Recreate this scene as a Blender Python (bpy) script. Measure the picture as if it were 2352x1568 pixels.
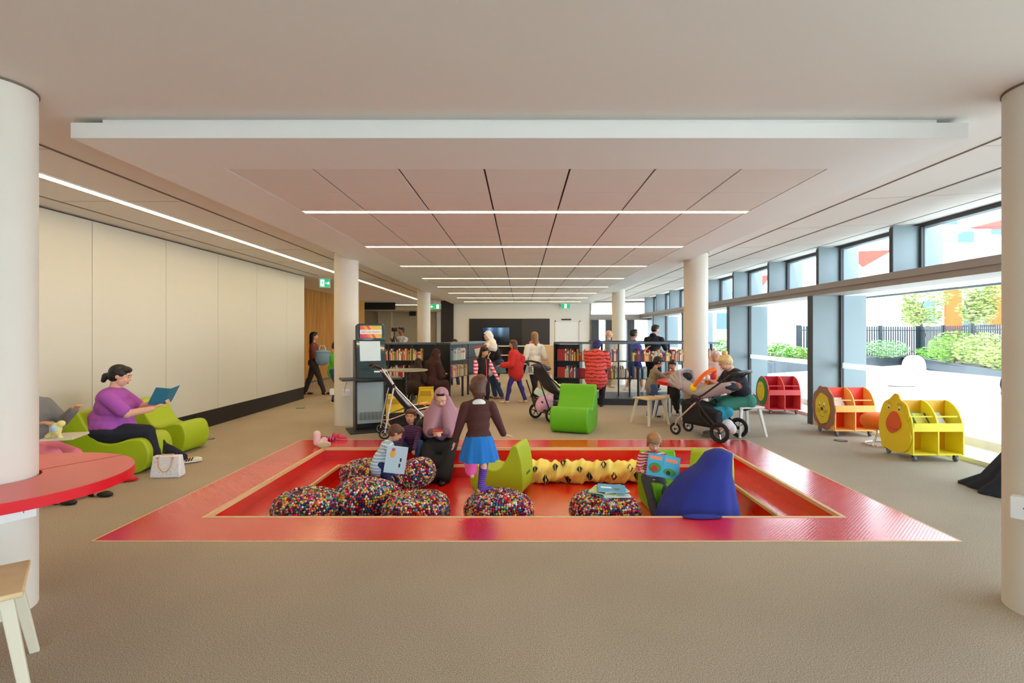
import bpy, bmesh, math, random
from mathutils import Vector, Matrix
V = Vector
SC = bpy.context.scene
for o in list(bpy.data.objects): bpy.data.objects.remove(o)
COL = SC.collection
random.seed(7)
PI = math.pi
# ------------------------------------------------------------------ camera
CX, CY, FP, EYE = 1197.0, 766.0, 1200.0, 1.55
cam_data = bpy.data.cameras.new('camera')
cam = bpy.data.objects.new('camera', cam_data); COL.objects.link(cam)
cam.location = (0, 0, EYE); cam.rotation_euler = (PI/2, 0, 0)
cam_data.sensor_width = 36; cam_data.lens = 36*FP/2352
cam_data.shift_x = (1176-CX)/2352; cam_data.shift_y = (CY-784)/2352
cam_data.clip_end = 300; cam_data.clip_start = .05
SC.camera = cam
# ------------------------------------------------------------------ world, exposure
SC.view_settings.view_transform = 'Standard'; SC.view_settings.look = 'None'
SC.view_settings.gamma = 1; SC.view_settings.use_curve_mapping = False
SC.view_settings.exposure = 0.76
wd = bpy.data.worlds.new('world'); SC.world = wd; wd.use_nodes = True
wn = wd.node_tree.nodes; wl = wd.node_tree.links
bg = wn['Background']
tc = wn.new('ShaderNodeTexCoord'); sp = wn.new('ShaderNodeSeparateXYZ'); wl.new(tc.outputs['Generated'], sp.inputs[0])
cr = wn.new('ShaderNodeValToRGB'); cr.color_ramp.elements[0].position = .0; cr.color_ramp.elements[0].color = (.9, .93, 1, 1)
cr.color_ramp.elements[1].position = .8; cr.color_ramp.elements[1].color = (.62, .80, 1.0, 1)
wl.new(sp.outputs[2], cr.inputs[0]); wl.new(cr.outputs[0], bg.inputs[0])
bg.inputs[1].default_value = 4.4
sun_d = bpy.data.lights.new('sun', 'SUN'); sun_d.energy = 4.0; sun_d.angle = math.radians(3); sun_d.color = (1, .96, .9)
sun = bpy.data.objects.new('sun', sun_d); COL.objects.link(sun)
sun.rotation_euler = (math.radians(16), math.radians(-14), 0)

# ------------------------------------------------------------------ helpers
def at(px, py, Y): return V(((px-CX)/FP*Y, Y, EYE-(py-CY)/FP*Y))       # point at depth Y
def fl(px, py, z=0.0):                                                    # point on the plane at height z
    Y = (EYE-z)*FP/(py-CY); return V(((px-CX)/FP*Y, Y, z))
def lin(c):
    r = []
    for v in c[:3]:
        v = v/255.0; r.append(v/12.92 if v <= .04045 else ((v+.055)/1.055)**2.4)
    return (r[0], r[1], r[2], 1)
MATS = {}
def mat(name, rgb, rough=.6, metal=0, coat=0, bump=None, var=None, emit=0, trans=0, alpha=1, spec=.5):
    if name in MATS: return MATS[name]
    m = bpy.data.materials.new(name); m.use_nodes = True; nt = m.node_tree; b = nt.nodes['Principled BSDF']
    b.inputs['Base Color'].default_value = lin(rgb); b.inputs['Roughness'].default_value = rough
    b.inputs['Metallic'].default_value = metal; b.inputs['Coat Weight'].default_value = coat
    b.inputs['Specular IOR Level'].default_value = spec
    b.inputs['Transmission Weight'].default_value = trans; b.inputs['Alpha'].default_value = alpha
    if emit:
        b.inputs['Emission Color'].default_value = lin(rgb); b.inputs['Emission Strength'].default_value = emit
    if bump or var:
        t = nt.nodes.new('ShaderNodeTexCoord'); n = nt.nodes.new('ShaderNodeTexNoise')
        nt.links.new(t.outputs['Object'], n.inputs['Vector']); n.inputs['Scale'].default_value = (bump or var)[0]; n.inputs['Detail'].default_value = 3
        if bump:
            bp = nt.nodes.new('ShaderNodeBump'); bp.inputs['Strength'].default_value = bump[1]; bp.inputs['Distance'].default_value = .01
            nt.links.new(n.outputs['Fac'], bp.inputs['Height']); nt.links.new(bp.outputs[0], b.inputs['Normal'])
        if var:
            n2 = nt.nodes.new('ShaderNodeTexNoise'); n2.inputs['Scale'].default_value = var[0]; n2.inputs['Detail'].default_value = 4
            nt.links.new(t.outputs['Object'], n2.inputs['Vector'])
            mx = nt.nodes.new('ShaderNodeMix'); mx.data_type = 'RGBA'; c = lin(rgb)
            mx.inputs['A'].default_value = tuple(x*(1-var[1]) for x in c[:3])+(1,); mx.inputs['B'].default_value = tuple(min(1, x*(1+var[1])) for x in c[:3])+(1,)
            nt.links.new(n2.outputs['Fac'], mx.inputs['Factor']); nt.links.new(mx.outputs['Result'], b.inputs['Base Color'])
    MATS[name] = m; return m
def stripes(name, ca, cb, scale, axis='Z', duty=.5, rough=.8, cc=None, noise=0):
    """cloth or wood with bands along one object axis"""
    if name in MATS: return MATS[name]
    m = mat(name, ca, rough); nt = m.node_tree; b = nt.nodes['Principled BSDF']
    t = nt.nodes.new('ShaderNodeTexCoord'); s = nt.nodes.new('ShaderNodeSeparateXYZ'); nt.links.new(t.outputs['Object'], s.inputs[0])
    a = nt.nodes.new('ShaderNodeMath'); a.operation = 'MULTIPLY'; a.inputs[1].default_value = scale; nt.links.new(s.outputs[axis], a.inputs[0])
    f = nt.nodes.new('ShaderNodeMath'); f.operation = 'FRACT'
    if noise:
        n = nt.nodes.new('ShaderNodeTexNoise'); n.inputs['Scale'].default_value = 9; nt.links.new(t.outputs['Object'], n.inputs['Vector'])
        k = nt.nodes.new('ShaderNodeMath'); k.operation = 'MULTIPLY_ADD'; k.inputs[1].default_value = noise
        nt.links.new(n.outputs['Fac'], k.inputs[0]); nt.links.new(a.outputs[0], k.inputs[2]); nt.links.new(k.outputs[0], f.inputs[0])
    else: nt.links.new(a.outputs[0], f.inputs[0])
    r = nt.nodes.new('ShaderNodeValToRGB'); r.color_ramp.interpolation = 'CONSTANT'
    r.color_ramp.elements[0].color = lin(ca); r.color_ramp.elements[1].position = duty; r.color_ramp.elements[1].color = lin(cb)
    if cc: e = r.color_ramp.elements.new(.5+duty/2); e.color = lin(cc)
    nt.links.new(f.outputs[0], r.inputs[0]); nt.links.new(r.outputs[0], b.inputs['Base Color'])
    return m
def rotz(a): return Matrix.Rotation(a, 3, 'Z')
def frame(z, hint=V((0, 0, 1))):
    z = z.normalized(); x = hint.cross(z)
    if x.length < 1e-4: x = V((1, 0, 0)).cross(z)
    if x.length < 1e-4: x = V((0, 1, 0)).cross(z)
    x.normalize(); y = z.cross(x); return Matrix((x, y, z)).transposed()
class MB:
    def __init__(s): s.v = []; s.f = []; s.m = []; s.k = 0
    def add(s, vs, fs):
        n = len(s.v); s.v += [tuple(v) for v in vs]; s.f += [tuple(i+n for i in f) for f in fs]; s.m += [s.k]*len(fs); return s
    def box(s, c, d, R=None):
        c = V(c); h = V(d)/2; vs = []
        for x in (-1, 1):
            for y in (-1, 1):
                for z in (-1, 1):
                    p = V((x*h.x, y*h.y, z*h.z)); vs.append(c+(R @ p if R else p))
        return s.add(vs, [(0, 1, 3, 2), (4, 6, 7, 5), (0, 4, 5, 1), (2, 3, 7, 6), (0, 2, 6, 4), (1, 5, 7, 3)])
    def bb(s, x0, x1, y0, y1, z0, z1): return s.box(((x0+x1)/2, (y0+y1)/2, (z0+z1)/2), (x1-x0, y1-y0, z1-z0))
    def loft(s, rings, close=True):
        n = len(rings[0]); vs = [p for r in rings for p in r]; fs = []
        for i in range(len(rings)-1):
            for j in range(n): a = i*n+j; b = i*n+(j+1) % n; fs.append((a, b, b+n, a+n))
        if close: fs.append(tuple(range(n))[::-1]); fs.append(tuple((len(rings)-1)*n+j for j in range(n)))
        return s.add(vs, fs)
    def cyl(s, a, b, r0, r1=None, n=16, sy=1, R=None):
        a = V(a); b = V(b); r1 = r0 if r1 is None else r1; M = R or frame(b-a)
        ring = lambda c, r: [c+M @ V((r*math.cos(2*PI*i/n), sy*r*math.sin(2*PI*i/n), 0)) for i in range(n)]
        return s.loft([ring(a, r0), ring(b, r1)])
    def cap(s, a, b, r0, r1=None, n=14, m=4):
        a = V(a); b = V(b); r1 = r0 if r1 is None else r1; M = frame(b-a) if (b-a).length > 1e-6 else Matrix.Identity(3); d = (b-a).length; rs = []
        for i in range(m+1):
            t = -PI/2+.12+(PI/2-.12)*i/m; rs.append((a, r0*math.sin(t), r0*math.cos(t)))
        for i in range(m+1):
            t = (PI/2-.12)*i/m; rs.append((b, r1*math.sin(t), r1*math.cos(t)))
        return s.loft([[c+M @ V((r*math.cos(2*PI*j/n), r*math.sin(2*PI*j/n), h)) for j in range(n)] for c, h, r in rs])
    def ell(s, c, r, R=None, n=18, m=10, p=1.0):
        c = V(c); rs = []
        for i in range(m+1):
            t = -PI/2+.06+(PI-.12)*i/m; ct = math.cos(t)**p; st = math.copysign(abs(math.sin(t))**p, math.sin(t)); q = []
            for j in range(n):
                u = 2*PI*j/n; w = V((r[0]*ct*math.cos(u), r[1]*ct*math.sin(u), r[2]*st)); q.append(c+(R @ w if R else w))
            rs.append(q)
        return s.loft(rs)
    def tube(s, pts, r, n=8, closed=False):
        pts = [V(p) for p in pts]; rs = []; N = len(pts); prev = None
        for i, p in enumerate(pts):
            d = (pts[(i+1) % N]-pts[i-1]) if closed else (pts[min(i+1, N-1)]-pts[max(i-1, 0)])
            d.normalize()
            if prev is None: M = frame(d)
            else:
                x = prev-d*prev.dot(d); x.normalize(); M = Matrix((x, d.cross(x), d)).transposed()
            prev = M.col[0].copy(); q = r[i] if isinstance(r, (list, tuple)) else r
            rs.append([p+M @ V((q*math.cos(2*PI*j/n), q*math.sin(2*PI*j/n), 0)) for j in range(n)])
        if closed: rs.append(rs[0]); return s.loft(rs, False)
        return s.loft(rs)
    def lathe(s, prof, c=(0, 0, 0), n=32, R=None):
        c = V(c); rs = []
        for r, z in prof:
            rs.append([c+((R @ V((r*math.cos(2*PI*j/n), r*math.sin(2*PI*j/n), z))) if R else V((r*math.cos(2*PI*j/n), r*math.sin(2*PI*j/n), z))) for j in range(n)])
        return s.loft(rs)
    def prism(s, poly, d, o=(0, 0, 0), ex=(1, 0, 0), ey=(0, 0, 1), holes=None):
        """poly in the (ex,ey) plane, extruded by d along ex x ey"""
        o = V(o); ex = V(ex); ey = V(ey); ez = ex.cross(ey).normalized(); n = len(poly)
        a = [o+ex*x+ey*y for x, y in poly]; b = [p+ez*d for p in a]
        fs = [tuple(range(n))[::-1], tuple(range(n, 2*n))]+[(i, (i+1) % n, n+(i+1) % n, n+i) for i in range(n)]
        return s.add(a+b, fs)
    def build(s, name, m=None, parent=None, smooth=True, bevel=0, seg=2, sub=0, ang=40, loc=None, rz=0, fix=True):
        me = bpy.data.meshes.new(name); me.from_pydata(s.v, [], s.f)
        ms = m if isinstance(m, (list, tuple)) else [m]
        for q in ms: me.materials.append(q)
        for p, k in zip(me.polygons, s.m): p.material_index = min(k, len(ms)-1)
        if fix:
            b = bmesh.new(); b.from_mesh(me); bmesh.ops.recalc_face_normals(b, faces=b.faces)
            if bevel: bmesh.ops.remove_doubles(b, verts=b.verts, dist=1e-5)
            b.to_mesh(me); b.free()
        if smooth:
            for p in me.polygons: p.use_smooth = True
            try: me.set_sharp_from_angle(angle=math.radians(ang))
            except Exception: pass
        o = bpy.data.objects.new(name, me); COL.objects.link(o)
        if parent: o.parent = parent
        if loc is not None: o.location = loc
        o.rotation_euler = (0, 0, rz)
        if bevel:
            q = o.modifiers.new('bevel', 'BEVEL'); q.width = bevel; q.segments = seg; q.limit_method = 'ANGLE'; q.angle_limit = .6
        if sub:
            q = o.modifiers.new('sub', 'SUBSURF'); q.levels = sub; q.render_levels = sub
        return o
    def blob(s, name, m, parent, vox=.01, it=4, fac=.5):
        """one continuous smooth surface grown over the overlapping volumes"""
        o = s.build(name, m, parent, smooth=True, ang=180)
        q = o.modifiers.new('remesh', 'REMESH'); q.mode = 'VOXEL'; q.voxel_size = vox; q.use_smooth_shade = True
        if it: k = o.modifiers.new('smooth', 'SMOOTH'); k.factor = fac; k.iterations = it
        return o
def thing(name, label, cat, loc=(0, 0, 0), rz=0, group=None, rot=None):
    o = bpy.data.objects.new(name, None); COL.objects.link(o); o.empty_display_size = .1
    o.location = loc; o.rotation_euler = rot or (0, 0, rz); o['label'] = label; o['category'] = cat
    if group: o['group'] = group
    return o
def tag(o, label, cat, group=None, kind=None):
    o['label'] = label; o['category'] = cat
    if group: o['group'] = group
    if kind: o['kind'] = kind
    return o
def struct(o): o['kind'] = 'structure'; return o
def dup(root, loc, rz, label, group=None):
    r = root.copy(); COL.objects.link(r); r.location = loc; r.rotation_euler = (0, 0, rz); r['label'] = label
    if group: r['group'] = group
    for ch in list(root.children):
        c = ch.copy(); COL.objects.link(c); c.parent = r
        for g in list(ch.children):
            d = g.copy(); COL.objects.link(d); d.parent = c
    return r
def lettering(txt, size, name, m, parent, M, align='CENTER', depth=.001):
    cu = bpy.data.curves.new('txt', 'FONT'); cu.body = txt; cu.size = size; cu.align_x = align; cu.align_y = 'CENTER'; cu.extrude = depth
    t = bpy.data.objects.new('txt', cu); COL.objects.link(t); bpy.context.view_layer.update()
    me = bpy.data.meshes.new_from_object(t.evaluated_get(bpy.context.evaluated_depsgraph_get())); bpy.data.objects.remove(t)
    me.materials.clear(); me.materials.append(m); o = bpy.data.objects.new(name, me); COL.objects.link(o)
    if parent: o.parent = parent
    o.matrix_local = M; return o
def facing(loc, n, up=V((0, 0, 1))):
    """matrix: local XY plane faces along n"""
    z = V(n).normalized(); x = V(up).cross(z).normalized(); y = z.cross(x); M = Matrix((x, y, z)).transposed().to_4x4(); M.translation = V(loc); return M
# ================================================================== MATERIALS OF THE SETTING
def carpet():
    m = mat('carpet', (176, 162, 142), .95, spec=.15); nt = m.node_tree; b = nt.nodes['Principled BSDF']
    t = nt.nodes.new('ShaderNodeTexCoord'); n = nt.nodes.new('ShaderNodeTexNoise'); n.inputs['Scale'].default_value = 190; n.inputs['Detail'].default_value = 5
    nt.links.new(t.outputs['Object'], n.inputs['Vector'])
    r = nt.nodes.new('ShaderNodeValToRGB'); r.color_ramp.elements[0].position = .32; r.color_ramp.elements[0].color = lin((138, 121, 102)); r.color_ramp.elements[1].position = .68; r.color_ramp.elements[1].color = lin((214, 200, 180))
    nt.links.new(n.outputs['Fac'], r.inputs[0])
    n3 = nt.nodes.new('ShaderNodeTexNoise'); n3.inputs['Scale'].default_value = .6; nt.links.new(t.outputs['Object'], n3.inputs['Vector'])
    mx = nt.nodes.new('ShaderNodeMix'); mx.data_type = 'RGBA'; mx.blend_type = 'MULTIPLY'; mx.inputs['Factor'].default_value = 1
    r3 = nt.nodes.new('ShaderNodeValToRGB'); r3.color_ramp.elements[0].position = .3; r3.color_ramp.elements[0].color = (.84, .84, .84, 1); r3.color_ramp.elements[1].position = .7; r3.color_ramp.elements[1].color = (1, 1, 1, 1)
    nt.links.new(n3.outputs['Fac'], r3.inputs[0]); nt.links.new(r.outputs[0], mx.inputs['A']); nt.links.new(r3.outputs[0], mx.inputs['B'])
    nt.links.new(mx.outputs['Result'], b.inputs['Base Color'])
    bp = nt.nodes.new('ShaderNodeBump'); bp.inputs['Strength'].default_value = .5; bp.inputs['Distance'].default_value = .004
    nt.links.new(n.outputs['Fac'], bp.inputs['Height']); nt.links.new(bp.outputs[0], b.inputs['Normal']); return m
def treadplate():
    m = mat('red_treadplate_vinyl', (220, 20, 12), .2, coat=.6, spec=.6); nt = m.node_tree; b = nt.nodes['Principled BSDF']
    t = nt.nodes.new('ShaderNodeTexCoord'); s = nt.nodes.new('ShaderNodeSeparateXYZ'); nt.links.new(t.outputs['Object'], s.inputs[0])
    def mt(op, a, c=None, k=None):
        q = nt.nodes.new('ShaderNodeMath'); q.operation = op; nt.links.new(a, q.inputs[0])
        if c is not None: nt.links.new(c, q.inputs[1])
        if k is not None: q.inputs[1].default_value = k
        return q.outputs[0]
    u = mt('ADD', s.outputs[0], s.outputs[1]); w = mt('SUBTRACT', s.outputs[0], s.outputs[1])
    su = mt('SINE', mt('MULTIPLY', u, k=100)); sw = mt('SINE', mt('MULTIPLY', w, k=100)); h = mt('POWER', mt('ABSOLUTE', mt('MULTIPLY', su, sw)), k=2.5)
    bp = nt.nodes.new('ShaderNodeBump'); bp.inputs['Strength'].default_value = .22; bp.inputs['Distance'].default_value = .002
    nt.links.new(h, bp.inputs['Height']); nt.links.new(bp.outputs[0], b.inputs['Normal']); nt.links.new(bp.outputs[0], b.inputs['Coat Normal']); b.inputs['Coat Roughness'].default_value = .16; return m
M_CARPET = carpet(); M_RED = treadplate()
M_CEIL = mat('ceiling_plaster', (232, 226, 218), .9, bump=(3, .02))
M_TILE = mat('ceiling_tile', (230, 224, 216), .85, bump=(60, .03))
M_WALLP = mat('white_laminate_panel', (214, 210, 196), .35, bump=(4, .02))
M_WHITE = mat('white_plaster', (236, 233, 225), .8, bump=(8, .02))
M_BEIGE = mat('beige_plaster', (205, 190, 160), .85, bump=(8, .02))
M_BLACK = mat('black_satin', (22, 21, 22), .45)
M_CHAR = mat('charcoal_panel', (58, 54, 56), .55)
M_GROOVE = mat('shadow_groove', (124, 110, 98), .9)
M_CONC = mat('pale_concrete', (224, 217, 204), .55, bump=(12, .06), var=(3, .05))
M_ALU = mat('grey_aluminium', (126, 138, 142), .45, metal=.25)
M_ALUD = mat('dark_mullion', (66, 68, 72), .5)
def frosted():
    m = bpy.data.materials.new('frosted_band'); m.use_nodes = True; nt = m.node_tree; nt.nodes.remove(nt.nodes['Principled BSDF']); t = nt.nodes.new('ShaderNodeBsdfTranslucent'); t.inputs[0].default_value = (.9, .9, .9, 1); d = nt.nodes.new('ShaderNodeBsdfDiffuse'); d.inputs[0].default_value = (.9, .9, .9, 1)
    x = nt.nodes.new('ShaderNodeMixShader'); x.inputs[0].default_value = .45; nt.links.new(t.outputs[0], x.inputs[1]); nt.links.new(d.outputs[0], x.inputs[2]); nt.links.new(x.outputs[0], nt.nodes['Material Output'].inputs[0]); return m
M_FROST = frosted()
M_BEAM = mat('beam_grey', (168, 160, 152), .55)
M_LIGHT = mat('light_diffuser', (255, 226, 170), .5, emit=14)
M_TRIM = mat('birch_ply_edge', (226, 190, 142), .5, bump=(60, .05), var=(40, .12))
M_PAVE = mat('pale_paving', (225, 220, 212), .8, bump=(20, .05))
def wood():
    m = mat('oak_veneer', (190, 140, 68), .75, spec=.2); nt = m.node_tree; b = nt.nodes['Principled BSDF']
    t = nt.nodes.new('ShaderNodeTexCoord'); mp = nt.nodes.new('ShaderNodeMapping'); mp.inputs['Scale'].default_value = (6, 6, .35)
    n = nt.nodes.new('ShaderNodeTexNoise'); n.inputs['Scale'].default_value = 2.2; n.inputs['Detail'].default_value = 6; n.inputs['Distortion'].default_value = .6
    nt.links.new(t.outputs['Object'], mp.inputs[0]); nt.links.new(mp.outputs[0], n.inputs['Vector'])
    r = nt.nodes.new('ShaderNodeValToRGB'); r.color_ramp.elements[0].position = .3; r.color_ramp.elements[0].color = lin((158, 104, 34)); r.color_ramp.elements[1].position = .72; r.color_ramp.elements[1].color = lin((206, 150, 66))
    nt.links.new(n.outputs['Fac'], r.inputs[0]); nt.links.new(r.outputs[0], b.inputs['Base Color']); return m
M_WOOD = wood()
def glass():
    m = bpy.data.materials.new('window_glass'); m.use_nodes = True; nt = m.node_tree; nt.nodes.remove(nt.nodes['Principled BSDF'])
    out = nt.nodes['Material Output']; tr = nt.nodes.new('ShaderNodeBsdfTransparent'); tr.inputs[0].default_value = (.93, .97, .97, 1)
    gl = nt.nodes.new('ShaderNodeBsdfGlossy'); gl.inputs['Roughness'].default_value = .02; lw = nt.nodes.new('ShaderNodeLayerWeight'); lw.inputs[0].default_value = .5
    pw = nt.nodes.new('ShaderNodeMath'); pw.operation = 'POWER'; pw.inputs[1].default_value = 5; nt.links.new(lw.outputs['Facing'], pw.inputs[0])
    fr = nt.nodes.new('ShaderNodeMath'); fr.operation = 'MULTIPLY_ADD'; fr.inputs[1].default_value = .7; fr.inputs[2].default_value = .025; nt.links.new(pw.outputs[0], fr.inputs[0])
    mx = nt.nodes.new('ShaderNodeMixShader'); nt.links.new(fr.outputs[0], mx.inputs[0]); nt.links.new(tr.outputs[0], mx.inputs[1]); nt.links.new(gl.outputs[0], mx.inputs[2])
    nt.links.new(mx.outputs[0], out.inputs[0]); return m
M_GLASS = glass()
# ================================================================== THE SETTING
ZC, ZR = 2.93, 2.80            # ceiling, underside of the hung raft
YB = 22.0                      # back wall
XL, XG = -5.18, 5.45            # left wall, glass line
YN = -6.5                      # end of the room behind the camera
PX0, PX1, PY0, PY1 = -3.2, 3.28, 3.9, 7.62      # red rim, outside
QX0, QX1, QY0, QY1 = -2.66, 2.71, 4.42, 7.07    # red rim, inside
# floor with the hole of the pit
def ring_slab(x0, x1, y0, y1, a0, a1, b0, b1, zt, zb):
    m = MB()
    m.bb(x0, a0, y0, y1, zb, zt); m.bb(a1, x1, y0, y1, zb, zt); m.bb(a0, a1, y0, b0, zb, zt); m.bb(a0, a1, b1, y1, zb, zt); return m
struct(ring_slab(-12, 5.47, YN, 34, PX0, PX1, PY0, PY1, 0, -.12).build('floor', M_CARPET, smooth=False))
# pit: rim, two steps, floor, plywood nosings
pit = thing('sunken_seating_pit', 'sunken rectangular reading pit with red treadplate rim and steps, set in the carpet', 'seating pit', (0, 5.7, 0))
o5 = lambda m: [m.__setattr__('v', [(x, y-5.7, z) for x, y, z in m.v]), m][1]
o5(ring_slab(PX0, PX1, PY0, PY1, QX0, QX1, QY0, QY1, .004, -.16)).build('rim', M_RED, pit, smooth=False)
t = .31; S1 = -.15; S2 = -.31
o5(ring_slab(QX0-.02, QX1+.02, QY0-.02, QY1+.02, QX0+t, QX1-t, QY0+t, QY1-t, S1, S2-.02)).build('step', M_RED, pit, smooth=False)
o5(MB().bb(QX0, QX1, QY0, QY1, S2-.06, S2)).build('pit_floor', M_RED, pit, smooth=False)
def nosing(x0, x1, y0, y1, w, z, h):
    return ring_slab(x0-w, x1+w, y0-w, y1+w, x0+.005, x1-.005, y0+.005, y1-.005, z, z-h)
o5(nosing(QX0, QX1, QY0, QY1, .03, .0065, .034)).build('nosing', M_TRIM, pit, smooth=False)
o5(nosing(QX0+t, QX1-t, QY0+t, QY1-t, .026, S1+.002, .03)).build('nosing', M_TRIM, pit, smooth=False)
o5(nosing(PX0, PX1, PY0, PY1, .008, .005, .01)).build('edge_strip', M_TRIM, pit, smooth=False)
# ceilings
struct(MB().bb(-12, 3.0, YN, 34, ZC, ZC+.12).build('ceiling', M_CEIL, smooth=False))
ZE = 3.05
struct(MB().loft([[V((3.0, y, ZC)), V((XG+.06, y, ZE)), V((XG+.06, y, ZE+.12)), V((3.0, y, ZC+.12))] for y in (YN, 34)]).build('ceiling_right', M_CEIL, smooth=False))
def zc(x): return ZC+max(0, x-3.0)/(XG-3.0)*(ZE-ZC)
def grid_panel(x0, x1, y0, y1, xs, ys, z, mat_, name, g=.008, th=.012):
    m = MB()
    for i in range(len(xs)-1):
        for j in range(len(ys)-1): m.bb(xs[i]+g, xs[i+1]-g, ys[j]+g*.4, ys[j+1]-g*.4, z-th, z)
    return m
# hung raft: frame slab with tile field and light slots
GX0, GX1, GY0 = -2.24, 2.33, 3.97
LY = [5.376+2.15*k for k in range(8)]
raft = thing('ceiling_raft', 'large white ceiling raft with square tiles hung over the pit and bookshelves', 'ceiling raft', (0, 3.34, ZC))
r3 = lambda m: [m.__setattr__('v', [(x, y-3.34, z-ZC) for x, y, z in m.v]), m][1]
M_RAFT = mat('raft_white', (236, 236, 232), .6)
r3(ring_slab(-2.88, 2.86, 3.34, YB-.01, GX0, GX1, GY0, YB-.6, ZR+.098, ZR)).build('border', M_RAFT, raft, smooth=False)
r3(MB().bb(-2.70, 2.68, 3.37, YB-.02, ZR+.09, ZC-.001)).build('upstand', M_RAFT, raft, smooth=False)
xs = [GX0+(GX1-GX0)*i/7 for i in range(8)]
ys = [GY0]
for y in LY:
    a = ys[-1]; k = 2 if y == LY[0] else 3
    for i in range(1, k): ys.append(a+(y-.05-a)*i/k)
    ys += [y-.045]
    r3(grid_panel(0, 0, 0, 0, xs, ys, ZR+.014, M_TILE, 't')).build('tile_field', M_TILE, raft, smooth=False); ys = [y+.045]
ys += [YB-.6]
r3(grid_panel(0, 0, 0, 0, xs, ys, ZR+.014, M_TILE, 't')).build('tile_field', M_TILE, raft, smooth=False)
r3(MB().bb(GX0, GX1, GY0, YB-.6, ZR+.03, ZR+.06)).build('grid_backing', M_GROOVE, raft, smooth=False)
for i, y in enumerate(LY):
    lt = thing('linear_ceiling_light', 'long thin linear light across the tiled raft, number %d away from the pit end' % (i+1) if 0 else
        ['nearest and brightest long linear light across the tiled ceiling raft', 'second linear light from the front across the ceiling raft', 'third linear light from the front across the ceiling raft', 'fourth linear light from the front across the ceiling raft', 'fifth linear light from the front across the ceiling raft', 'sixth linear light from the front across the ceiling raft', 'seventh linear light, last but one before the television wall', 'farthest linear light across the raft, closest to the television wall'][i], 'ceiling light', ((GX0+GX1)/2, y, ZR), 0, 'linear lights across the ceiling raft')
    w = (GX1-GX0)/2
    MB().bb(-w, w, -.045, .045, .003, .022).bb(-w, w, -.047, -.041, -.002, .02).bb(-w, w, .041, .047, -.002, .02).build('housing', M_WHITE, lt, smooth=False)
    MB().bb(-w+.01, w-.01, -.04, .04, -.001, .0028).build('diffuser', M_LIGHT, lt, smooth=False)
# slots of the side ceilings
k = 0
for (x, w, y0, y1) in ((-3.51, .012, 3.0, 21.5), (-4.82, .008, 3.0, 12.4), (3.42, .009, 3.0, 21.8), (4.15, .014, 3.0, 21.8), (5.05, .006, 3.0, 21.8)):
    k += 1; struct(MB().bb(x-w, x+w, y0, y1, zc(x)-.006, zc(x)+.01).build('trim_%d' % k, M_GROOVE, smooth=False))
m = MB()
for y in [3.9+1.55*i for i in range(12)]: m.bb(-4.8, -3.52, y, y+.006, ZC-.003, ZC)
for y in [3.9+1.55*i for i in range(12)]: m.loft([[V((3.44, q, zc(3.44)-.003)), V((5.02, q, zc(5.02)-.003)), V((5.02, q, zc(5.02)+.005)), V((3.44, q, zc(3.44)+.005))] for q in (y, y+.005)])
struct(m.build('trim_6', mat('fine_joint', (190, 180, 168), .9), smooth=False))
sl = thing('linear_ceiling_light', 'very long continuous linear light running along the left wall side of the ceiling', 'ceiling light', (-4.16, 11.5, ZC))
MB().bb(-.055, .055, -9, 9.4, -.012, 0).build('housing', M_WHITE, sl, smooth=False)
MB().bb(-.04, .04, -8.98, 9.38, -.015, -.0125).build('diffuser', M_LIGHT, sl, smooth=False)
# left wall of tall laminate panels over a black recessed base
m = MB(); y = 6.31-1.31*3
while y < 12.4:
    y1 = min(y+1.31, 12.48); m.bb(XL-.1, XL, y+.004, y1-.004, .28, ZC-.02); y = y1
struct(m.build('wall_left', M_WALLP, smooth=False))
struct(MB().bb(XL-.3, XL-.05, YN, 12.47, 0, ZC).build('wall_left_backing', M_BLACK, smooth=False))
struct(MB().bb(XL-.06, XL-.005, 2.4, 12.47, .0, .275).build('baseboard_left', M_BLACK, smooth=False))
struct(MB().bb(-5.3, XL, YN, 2.38, .0, ZC).build('wall_left_front', M_WHITE, smooth=False))
struct(MB().bb(-6.62, XL-.1, 12.47, 12.55, 0, ZC).build('wall_return', M_WOOD, smooth=False))
m = MB()
for i in range(8): m.bb(-6.7, -6.6, 12.5+1.19*i+.003, 12.5+1.19*(i+1)-.003, .06, ZC)
struct(m.build('wall_left_oak', M_WOOD, smooth=False))
struct(MB().bb(-6.68, -6.61, 12.5, 22, 0, .06).build('baseboard_left_oak', M_BLACK, smooth=False))
# back wall and the room beyond it on the left
struct(MB().bb(-2.84, 1.42, YB, YB+.15, 0, ZC).bb(1.42, 2.5, YB, YB+.15, 2.08, ZC).bb(2.5, 2.88, YB, YB+.15, 0, ZC).build('wall_back', M_WHITE, smooth=False))
struct(MB().bb(-3.36, -2.84, YB-.15, YB+.3, 0, ZC).build('wall_back_pier', mat('dark_brown_pier', (38, 33, 33), .5), smooth=False))
struct(MB().bb(-12, -3.3, 28, 28.15, 0, 2.75).bb(-7.6, -6.9, 27.7, 28, 0, 2.75).build('wall_back_room', M_BEIGE, smooth=False))
struct(MB().bb(-4.5, -3.4, 27.85, 28, 0, 2.75).build('wall_back_room_bay', M_WHITE, smooth=False))
struct(MB().bb(-12.1, -12, YN, 34, 0, ZC).build('wall_far_left', M_BEIGE, smooth=False))
struct(MB().bb(-12, -3.3, 26, 28.1, 2.72, ZC).build('ceiling_bulkhead', M_BEIGE, smooth=False))
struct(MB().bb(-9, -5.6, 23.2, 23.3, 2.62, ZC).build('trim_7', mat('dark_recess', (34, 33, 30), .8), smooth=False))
bl = thing('linear_ceiling_light', 'short linear light in the dim room behind the kiosk column', 'ceiling light', (-5.9, 24.8, ZC))
MB().bb(-1.5, 1.2, -.04, .04, -.02, 0).build('housing', M_WHITE, bl, smooth=False)
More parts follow.
